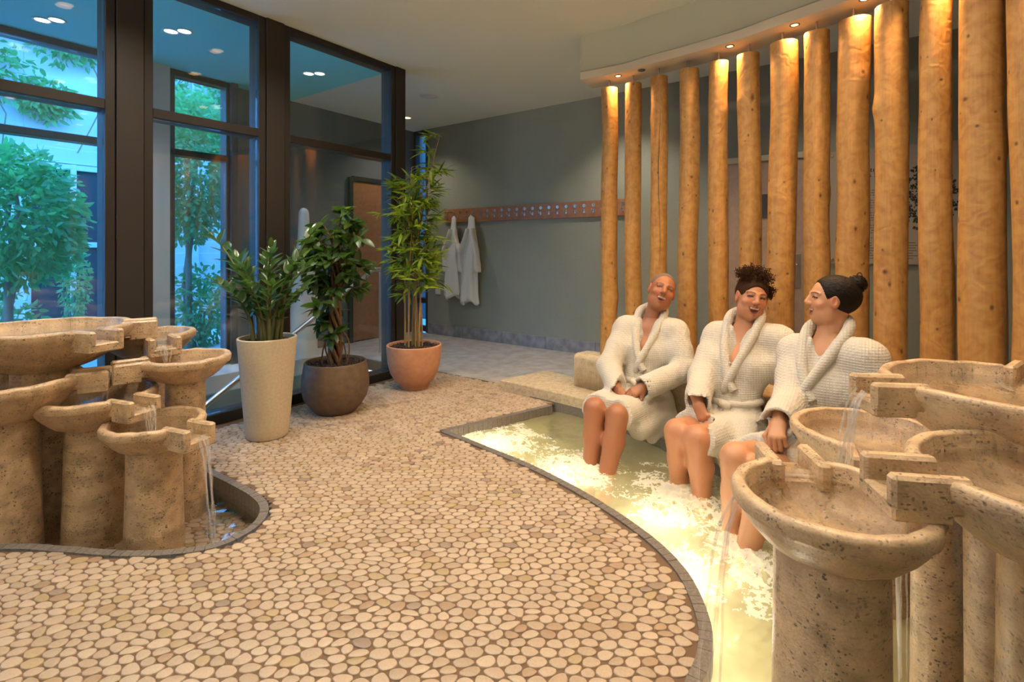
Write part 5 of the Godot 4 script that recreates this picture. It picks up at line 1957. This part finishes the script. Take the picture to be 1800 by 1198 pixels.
func person(c: Dictionary) -> void:
	var base := C(c.hip[0], c.hip[2], 0.085)
	var t := thing("person", c.label, "person", base, "robed people on the stone bench")
	var inv := Transform3D(Basis.IDENTITY, -base)
	var j := {}
	for k in ["hipR", "hipL", "kneeR", "kneeL", "ankR", "ankL", "shR", "shL", "neck", "elR", "elL", "wrR", "wrL", "head"]: j[k] = J(c[k]) - base
	var hc: Vector3 = (j.hipR + j.hipL) * 0.5
	var fwd: Vector3 = ((j.kneeR + j.kneeL) * 0.5 - hc)
	fwd.y = 0
	fwd = fwd.normalized()
	var left: Vector3 = j.shL - j.shR
	left = (left - fwd * left.dot(fwd) * 0.5).normalized()
	var up := Vector3.UP
	var chest: Vector3 = hc.lerp(j.neck, 0.60)
	var sf: Vector3 = left.cross(up).normalized()      # where the chest points
	if sf.dot(fwd) < 0: sf = -sf
	var skin: Color = c.skin
	# body
	var b := MB.new()
	var lo: Vector3 = Vector3.INF
	var hi: Vector3 = -Vector3.INF
	for k in j:
		lo = lo.min(j[k]); hi = hi.max(j[k])
	hi.y = j.neck.y + 0.05
	var f := Field.new(lo - Vector3(0.20, 0.10, 0.20), hi + Vector3(0.20, 0.06, 0.20), 0.0115)
	f.cap(hc + up * 0.01, chest, 0.085, 0.095, 0.04)
	f.cap(chest, j.neck - up * 0.03, 0.090, 0.058, 0.05)
	f.cap(chest + left * 0.055 + sf * 0.035, chest - left * 0.055 + sf * 0.035, 0.055, 0.055, 0.05)
	f.cap(j.shR.lerp(j.neck, 0.15), j.shL.lerp(j.neck, 0.15), 0.045, 0.045, 0.05)
	f.cap(j.neck - up * 0.02, j.neck + (j.head - j.neck) * 0.35, 0.050, 0.048, 0.03)
	for s in ["R", "L"]:
		f.cap(j["hip" + s], j["knee" + s], 0.080, 0.056, 0.035)
		var kn: Vector3 = j["knee" + s]
		var an: Vector3 = j["ank" + s]
		var calf := kn.lerp(an, 0.36) - fwd * 0.014
		f.cap(kn, kn.lerp(an, 0.12), 0.055, 0.050, 0.02)
		f.cap(kn, calf, 0.047, 0.053, 0.03)
		f.cap(calf, an, 0.053, 0.032, 0.03)
		f.cap(kn.lerp(an, 0.15) + fwd * 0.008, an, 0.044, 0.031, 0.02)
		var toe := an + fwd * 0.15 - up * 0.055
		f.cap(an - fwd * 0.03 - up * 0.03, toe, 0.034, 0.022, 0.03)
		f.cap(j["sh" + s], j["el" + s], 0.045, 0.038, 0.02)
		f.cap(j["el" + s], j["wr" + s], 0.038, 0.025, 0.02)
	f.mesh(b, func(_p): return skin)
	var hb := Basis(c.face_up.cross(c.face), c.face_up, c.face)
	hb = hb.orthonormalized()
	var hp := Transform3D(hb * c.get("head_size", 1.0), j.head)
	head_mesh(b, hp, skin, c.brow, hp.affine_inverse() * (j.neck - up * 0.01), c.get("wide", 1.0), c.get("squint", 0.8), c.get("mouth", 1.0))
	for q in c.hands:
		hand(b, j[q[0]], C(q[1][0], q[1][2], q[1][1]), C(q[2][0], q[2][2], q[2][1]), q[3], q[4], skin)
	part("body", b.mesh(true, true), M["skin_%d" % c.id], t)
	# robe
	var ro := Field.new(lo - Vector3(0.22, 0.06, 0.22), hi + Vector3(0.22, 0.10, 0.22), 0.0105)
	for s in ["R", "L"]:
		var wr: Vector3 = j["wr" + s]
		var el: Vector3 = j["el" + s]
		var ad: Vector3 = (wr - el).normalized()
		ro.cap(j["sh" + s], el, 0.075, 0.070, 0.03)
		ro.cap(el, wr + ad * 0.06, 0.068, 0.060, 0.025)
		ro.cap(el.lerp(wr, 0.4) - up * 0.02, wr - up * 0.022, 0.045, 0.050, 0.02)
		var cuff: Vector3 = wr + ad * 0.022
		ro.cut_plane(cuff, ad, cuff + ad * 0.055, 0.09)
		ro.cap(cuff - ad * 0.04, cuff + ad * 0.05, 0.044, 0.052, 0.006, true)
	ro.cap(j.hipR, j.hipL, 0.108, 0.108, 0.04)
	ro.cap(hc + up * 0.06, chest, 0.122, 0.128, 0.05)
	ro.cap(chest + left * 0.07 + sf * 0.03, chest - left * 0.07 + sf * 0.03, 0.090, 0.090, 0.05)
	ro.cap(chest, j.neck - up * 0.05, 0.115, 0.080, 0.05)
	for s in ["R", "L"]:
		ro.cap(j.neck - up * 0.045 - sf * 0.01, j["sh" + s], 0.072, 0.068, 0.04)
		ro.cap(chest, (j["sh" + s] as Vector3).lerp(j["el" + s], 0.45), 0.085, 0.055, 0.05)
	ro.cap(j.shR.lerp(j.neck, 0.05), j.shL.lerp(j.neck, 0.05), 0.064, 0.064, 0.06)
	for s in ["R", "L"]:
		ro.cap(j["hip" + s], (j["hip" + s] as Vector3).lerp(j["knee" + s], 1.05), 0.102, 0.080, 0.03)
	ro.cap(hc.lerp((j.kneeR + j.kneeL) * 0.5, 0.2), hc.lerp((j.kneeR + j.kneeL) * 0.5, 1.0) - up * 0.01, 0.09, 0.06, 0.04)
	for q in c.drapes:
		ro.cap(J(q[0]) - base, J(q[1]) - base, q[2], q[3], 0.03)
	for s in ["R", "L"]:
		var hem: Vector3 = (j["hip" + s] as Vector3).lerp(j["knee" + s], c["hem" + s])
		var thd: Vector3 = (j["knee" + s] - j["hip" + s]).normalized()
		ro.cap(hem + thd * 0.060, hem + thd * 0.20, 0.066, 0.085, 0.008, true)
		ro.cut_plane(hem, (thd + up * 0.15).normalized(), hem + thd * 0.115, 0.135)
	var vb: Vector3 = hc.lerp(j.neck, c.vee) + sf * 0.135 + left * c.get("vee_side", 0.0)
	ro.cap(j.neck + sf * 0.080 + up * 0.02, vb, 0.046, 0.006, 0.012, true)
	ro.cap(j.neck - up * 0.02, j.neck + up * 0.12, 0.066, 0.085, 0.012, true)
	var rb := MB.new()
	ro.mesh(rb, func(_p): return Color.WHITE)
	var n := noise(1.0, 500 + c.id, 3)
	for k in rb.v.size():
		var p := rb.v[k]
		var w := p * 9.0
		var fold := 0.0055 * n.get_noise_3d(w.x * 1.8, w.y * 0.7, w.z * 1.8)
		rb.v[k] = p + Vector3(fold + 0.004 * n.get_noise_3d(w.x, w.y + 40, w.z), 0.004 * n.get_noise_3d(w.x + 70, w.y, w.z), fold)
	var robe := part("robe", rb.mesh(), M.waffle_cotton, t)
	tag(robe, "cream waffle cotton bathrobe")
	# shawl collar from the vee round the neck
	var cl := MB.new()
	var nk: Vector3 = j.neck
	var side_r := nk - left * 0.080 + up * 0.034
	var side_l := nk + left * 0.080 + up * 0.034
	var mid_r := side_r.lerp(vb, 0.52) + sf * 0.040 - left * 0.010
	var mid_l := side_l.lerp(vb, 0.52) + sf * 0.040 + left * 0.010
	var path := spline([vb + sf * 0.012 - up * 0.05 + left * 0.03, vb + sf * 0.006, mid_r, side_r + sf * 0.02, nk - left * 0.05 - sf * 0.062 + up * 0.072, nk - sf * 0.082 + up * 0.080, nk + left * 0.05 - sf * 0.062 + up * 0.072, side_l + sf * 0.02, mid_l, vb + sf * 0.012, vb - up * 0.06 - left * 0.02 + sf * 0.004], 6)
	var rad := []
	for k in path.size(): rad.append(0.022 + 0.007 * sin(PI * k / (path.size() - 1.0)))
	cl.tube(path, rad, 12, true, 0.85)
	part("collar", cl.mesh(), M.waffle_cotton, robe)
	# tied belt
	var wc: Vector3 = hc.lerp(chest, 0.46)
	var bl := MB.new()
	var loop := []
	for k in 41:
		var a := TAU * k / 40.0
		var dir: Vector3 = left * cos(a) + sf * sin(a)
		var q := 0.09
		while q < 0.165 and ro.at(wc + dir * q) < -0.002: q += 0.004
		loop.append(q)
	var hug := []
	for k in 41:
		var a := TAU * k / 40.0
		var q: float = (loop[(k + 38) % 40] + loop[(k + 39) % 40] + loop[k % 40] * 2.0 + loop[(k + 1) % 40] + loop[(k + 2) % 40]) / 6.0
		hug.append(wc + (left * cos(a) + sf * sin(a)) * (q - 0.006))
	bl.tube(hug, 0.022, 8, false, 0.9)
	part("belt", bl.mesh(), M.smooth_cotton, robe)
	var kn: Vector3 = hug[10] + sf * 0.018 + left * c.get("knot", 0.0)
	var tails := MB.new()
	tails.tube(spline([kn - left * 0.025 + up * 0.010, kn + sf * 0.012, kn + left * 0.025 - up * 0.010], 4), [0.014, 0.017, 0.019, 0.020, 0.020, 0.020, 0.019, 0.017, 0.014], 10)
	for s in [-1.0, 1.0]:
		var lap: Vector3 = kn + fwd * 0.10 + left * 0.05 * s - up * 0.13
		tails.tube(spline([kn, kn + sf * 0.028 + left * 0.022 * s - up * 0.04, kn.lerp(lap, 0.6) + sf * 0.035, lap + fwd * 0.03 + up * 0.02], 5), 0.017, 8, true, 0.35)
	part("belt_knot", tails.mesh(), M.smooth_cotton, robe)
	# hair
	var hr := MB.new()
	var hf := Field.new(Vector3(-0.11, -0.13, -0.18), Vector3(0.11, 0.17, 0.13), 0.0042)
	if c.id == 0:
		hf.ell(Vector3(0, 0.033, -0.014), Vector3(0.0752, 0.0858, 0.0935), 0.01)
		hf.ell(Vector3(0, -0.026, 0.080), Vector3(0.082, 0.120, 0.085), 0.012, true)
		hf.ell(Vector3(0, -0.10, -0.02), Vector3(0.09, 0.08, 0.075), 0.012, true)
	else:
		var fat := 1.07 if c.id == 1 else 1.045
		hf.ell(Vector3(0, 0.034, -0.017), Vector3(0.075, 0.0855, 0.094) * fat, 0.01)
		if c.id == 1: hf.ell(Vector3(0, -0.028, 0.092), Vector3(0.069, 0.098, 0.078), 0.010, true)
		else:
			hf.ell(Vector3(0, 0.030, -0.030), Vector3(0.076, 0.086, 0.096), 0.02)
			hf.ell(Vector3(0, -0.012, 0.100), Vector3(0.085, 0.105, 0.090), 0.010, true)
		for s in [-1.0, 1.0]: hf.ell(Vector3(0.082 * s, -0.020, 0.016), Vector3(0.022, 0.046, 0.030), 0.008, true)
		hf.ell(Vector3(0, -0.12, -0.02), Vector3(0.09, 0.075, 0.085), 0.012, true)
		if c.id == 2:
			hf.ell(Vector3(0, 0.092, -0.100), Vector3(0.040, 0.040, 0.038), 0.010)
	var hn := noise(1.0, 600 + c.id, 3)
	hf.mesh(hr, func(_p): return Color.WHITE, hp)
	if c.id > 0:
		for k in hr.v.size():
			var p := hr.v[k]
			hr.v[k] = p + Vector3.ONE * (0.0022 * hn.get_noise_3d(p.x * 160, p.y * 160, p.z * 160))
	var hair := part("hair", hr.mesh(), M[["hair_grey", "hair_curly", "hair_black"][c.id]], t)
	rng.seed = 700 + c.id
	if c.id == 1:
		var cu := MB.new()
		for k in 560:
			var d := Vector3(rng.randfn(), rng.randfn(), rng.randfn()).normalized()
			var root := Vector3(-0.006, 0.118, -0.008) + d * Vector3(0.092, 0.048, 0.075) * rng.randf_range(0.35, 0.9)
			if k > 480:
				root = Vector3(0.068 + rng.randf_range(-0.014, 0.014), 0.085 - 0.05 * rng.randf(), 0.015 + rng.randf_range(-0.03, 0.02))
				d = Vector3(0.5 + rng.randf() * 0.4, rng.randf_range(-0.9, -0.1), rng.randf_range(-0.3, 0.6)).normalized()
			var bs := frame_along(d, rng.randf() * TAU)
			var pts := []
			var l := rng.randf_range(0.020, 0.036)
			for q in 15:
				var a := q * 0.95
				pts.append(hp * (root + bs * Vector3(cos(a) * 0.0050, l * q / 14.0, sin(a) * 0.0050)))
			cu.tube(pts, 0.0015, 4)
		part("curls", cu.mesh(), M.hair_curly, hair)
	if c.id == 2:
		var bu := MB.new()
		for k in 9:
			var a := k * 0.7
			var bs := Basis.from_euler(Vector3(a, a * 1.7, a * 0.6))
			var pts := []
			for q in ring_path(Vector3.ZERO, bs.x * 0.0405, bs.y * 0.0405, 16): pts.append(hp * (Vector3(0, 0.092, -0.100) + q))
			bu.tube(pts, 0.0035, 5, false)
		var lp := []
		for q in ring_path(Vector3(0, 0.128, -0.108), Vector3(0.018, 0, -0.004), Vector3(0, 0.018, 0), 12, -0.3, PI + 0.3): lp.append(hp * q)
		bu.tube(lp, 0.0022, 5)
		part("bun_strands", bu.mesh(), M.hair_black, hair)
	if c.id == 0:
		var rg := MB.new()
		rg.tube(ring_path(j.wrL + C(-0.075, -0.03, -0.030), Vector3(0.0, 0.010, 0.002), C(0.004, -0.010), 14), 0.0022, 6, false)
		rg.tube(ring_path(j.wrR + C(0.028, -0.05, -0.072), Vector3(0.010, 0.0, 0.002), C(0.002, -0.010), 14), 0.0022, 6, false)
		part("ring", rg.mesh(), M.gold, t)
	if c.id == 1:
		var er := MB.new()
		for q in ring_path(Vector3(-0.080, -0.034, -0.006), Vector3(0, 0.007, 0), Vector3(0, 0, 0.006), 1): pass
		var lp := []
		for q in ring_path(Vector3(-0.079, -0.036, 0.006), Vector3(0, 0.007, 0), Vector3(0, 0, 0.006), 12): lp.append(hp * q)
		er.tube(lp, 0.0014, 5, false)
		part("earring", er.mesh(), M.gold, t)

func people() -> void:
	person({"id": 0, "label": "person with cropped grey hair in cream robe, laughing, hands clasped on lap", "skin": Color(0.36, 0.145, 0.07), "brow": Color(0.14, 0.06, 0.035),
		"hip": [0.80, 0.18, 3.12], "hipR": [0.725, 0.185, 3.16], "hipL": [0.855, 0.185, 3.06], "kneeR": [0.452, 0.225, 2.80], "kneeL": [0.562, 0.215, 2.72], "ankR": [0.408, -0.14, 2.70], "ankL": [0.462, -0.14, 2.60],
		"shR": [0.725, 0.590, 3.24], "shL": [0.985, 0.590, 3.10], "neck": [0.875, 0.655, 3.20], "elR": [0.585, 0.39, 3.10], "elL": [1.00, 0.400, 2.96], "wrR": [0.600, 0.300, 2.90], "wrL": [0.735, 0.335, 2.84], "head": [0.925, 0.832, 3.17],
		"face": C(-0.10, -0.98, 0.16).normalized(), "face_up": C(0.36, 0.18, 0.91).normalized(), "hemR": 1.0, "hemL": 1.0, "vee": 0.52, "wide": 1.06, "squint": 0.55, "mouth": 1.35, "head_size": 1.04,
		"hands": [["wrR", [0.50, -0.55, -0.60], [-0.35, 0.65, -0.65], 1.0, 0.55], ["wrL", [-0.88, -0.35, -0.25], [-0.1, 0.75, -0.65], -1.0, 0.50]],
		"drapes": [[[0.88, 0.14, 3.02], [0.69, 0.12, 2.78], 0.075, 0.058], [[0.90, 0.12, 3.0], [0.78, 0.04, 2.86], 0.06, 0.03]]})
	person({"id": 1, "label": "person with piled dark curly hair in cream robe, laughing, between the other two", "skin": Color(0.50, 0.225, 0.115), "brow": Color(0.03, 0.014, 0.008),
		"hip": [1.14, 0.18, 2.66], "hipR": [1.085, 0.185, 2.71], "hipL": [1.19, 0.185, 2.59], "kneeR": [0.782, 0.235, 2.42], "kneeL": [0.845, 0.235, 2.33], "ankR": [0.82, -0.14, 2.51], "ankL": [0.882, -0.14, 2.37],
		"shR": [1.130, 0.615, 2.80], "shL": [1.365, 0.625, 2.62], "neck": [1.240, 0.690, 2.72], "elR": [0.995, 0.43, 2.68], "elL": [1.385, 0.41, 2.52], "wrR": [0.905, 0.350, 2.50], "wrL": [1.235, 0.275, 2.42], "head": [1.262, 0.838, 2.70],
		"face": C(-0.12, -0.98, 0.03).normalized(), "face_up": C(0.20, -0.02, 0.98).normalized(), "hemR": 0.74, "hemL": 1.0, "vee": 0.50, "squint": 0.9, "mouth": 1.6, "head_size": 0.99,
		"hands": [["wrR", [0.20, -0.78, -0.52], [-0.75, 0.15, -0.62], 1.0, 0.95]],
		"drapes": [[[1.10, 0.23, 2.46], [0.99, 0.13, 2.30], 0.075, 0.055], [[1.20, 0.14, 2.52], [1.02, 0.14, 2.36], 0.085, 0.075], [[1.16, 0.10, 2.46], [1.02, 0.03, 2.33], 0.06, 0.035]]})
	person({"id": 2, "label": "person with black hair bun in cream robe, seen in profile beside the fountain", "skin": Color(0.56, 0.27, 0.14), "brow": Color(0.03, 0.015, 0.01),
		"hip": [1.30, 0.18, 2.23], "hipR": [1.265, 0.185, 2.31], "hipL": [1.345, 0.185, 2.16], "kneeR": [0.885, 0.275, 2.02], "kneeL": [0.965, 0.270, 1.93], "ankR": [0.90, -0.14, 2.10], "ankL": [0.878, -0.14, 1.96],
		"shR": [1.310, 0.620, 2.35], "shL": [1.465, 0.640, 2.12], "neck": [1.400, 0.705, 2.26], "elR": [1.195, 0.440, 2.20], "elL": [1.50, 0.43, 2.02], "wrR": [1.045, 0.425, 2.01], "wrL": [1.33, 0.36, 1.96], "head": [1.405, 0.868, 2.26],
		"face": C(-0.96, 0.25, 0.13).normalized(), "face_up": C(0.10, 0.0, 0.99).normalized(), "hemR": 0.72, "hemL": 0.86, "vee": 0.62, "squint": 0.6, "mouth": 1.2, "head_size": 0.95,
		"hands": [["wrR", [-0.40, -0.62, -0.66], [-0.55, 0.45, -0.70], 1.0, 0.95]],
		"drapes": [[[1.30, 0.15, 2.08], [1.10, 0.19, 1.92], 0.085, 0.08], [[1.28, 0.10, 2.0], [1.12, 0.08, 1.88], 0.06, 0.04]]})
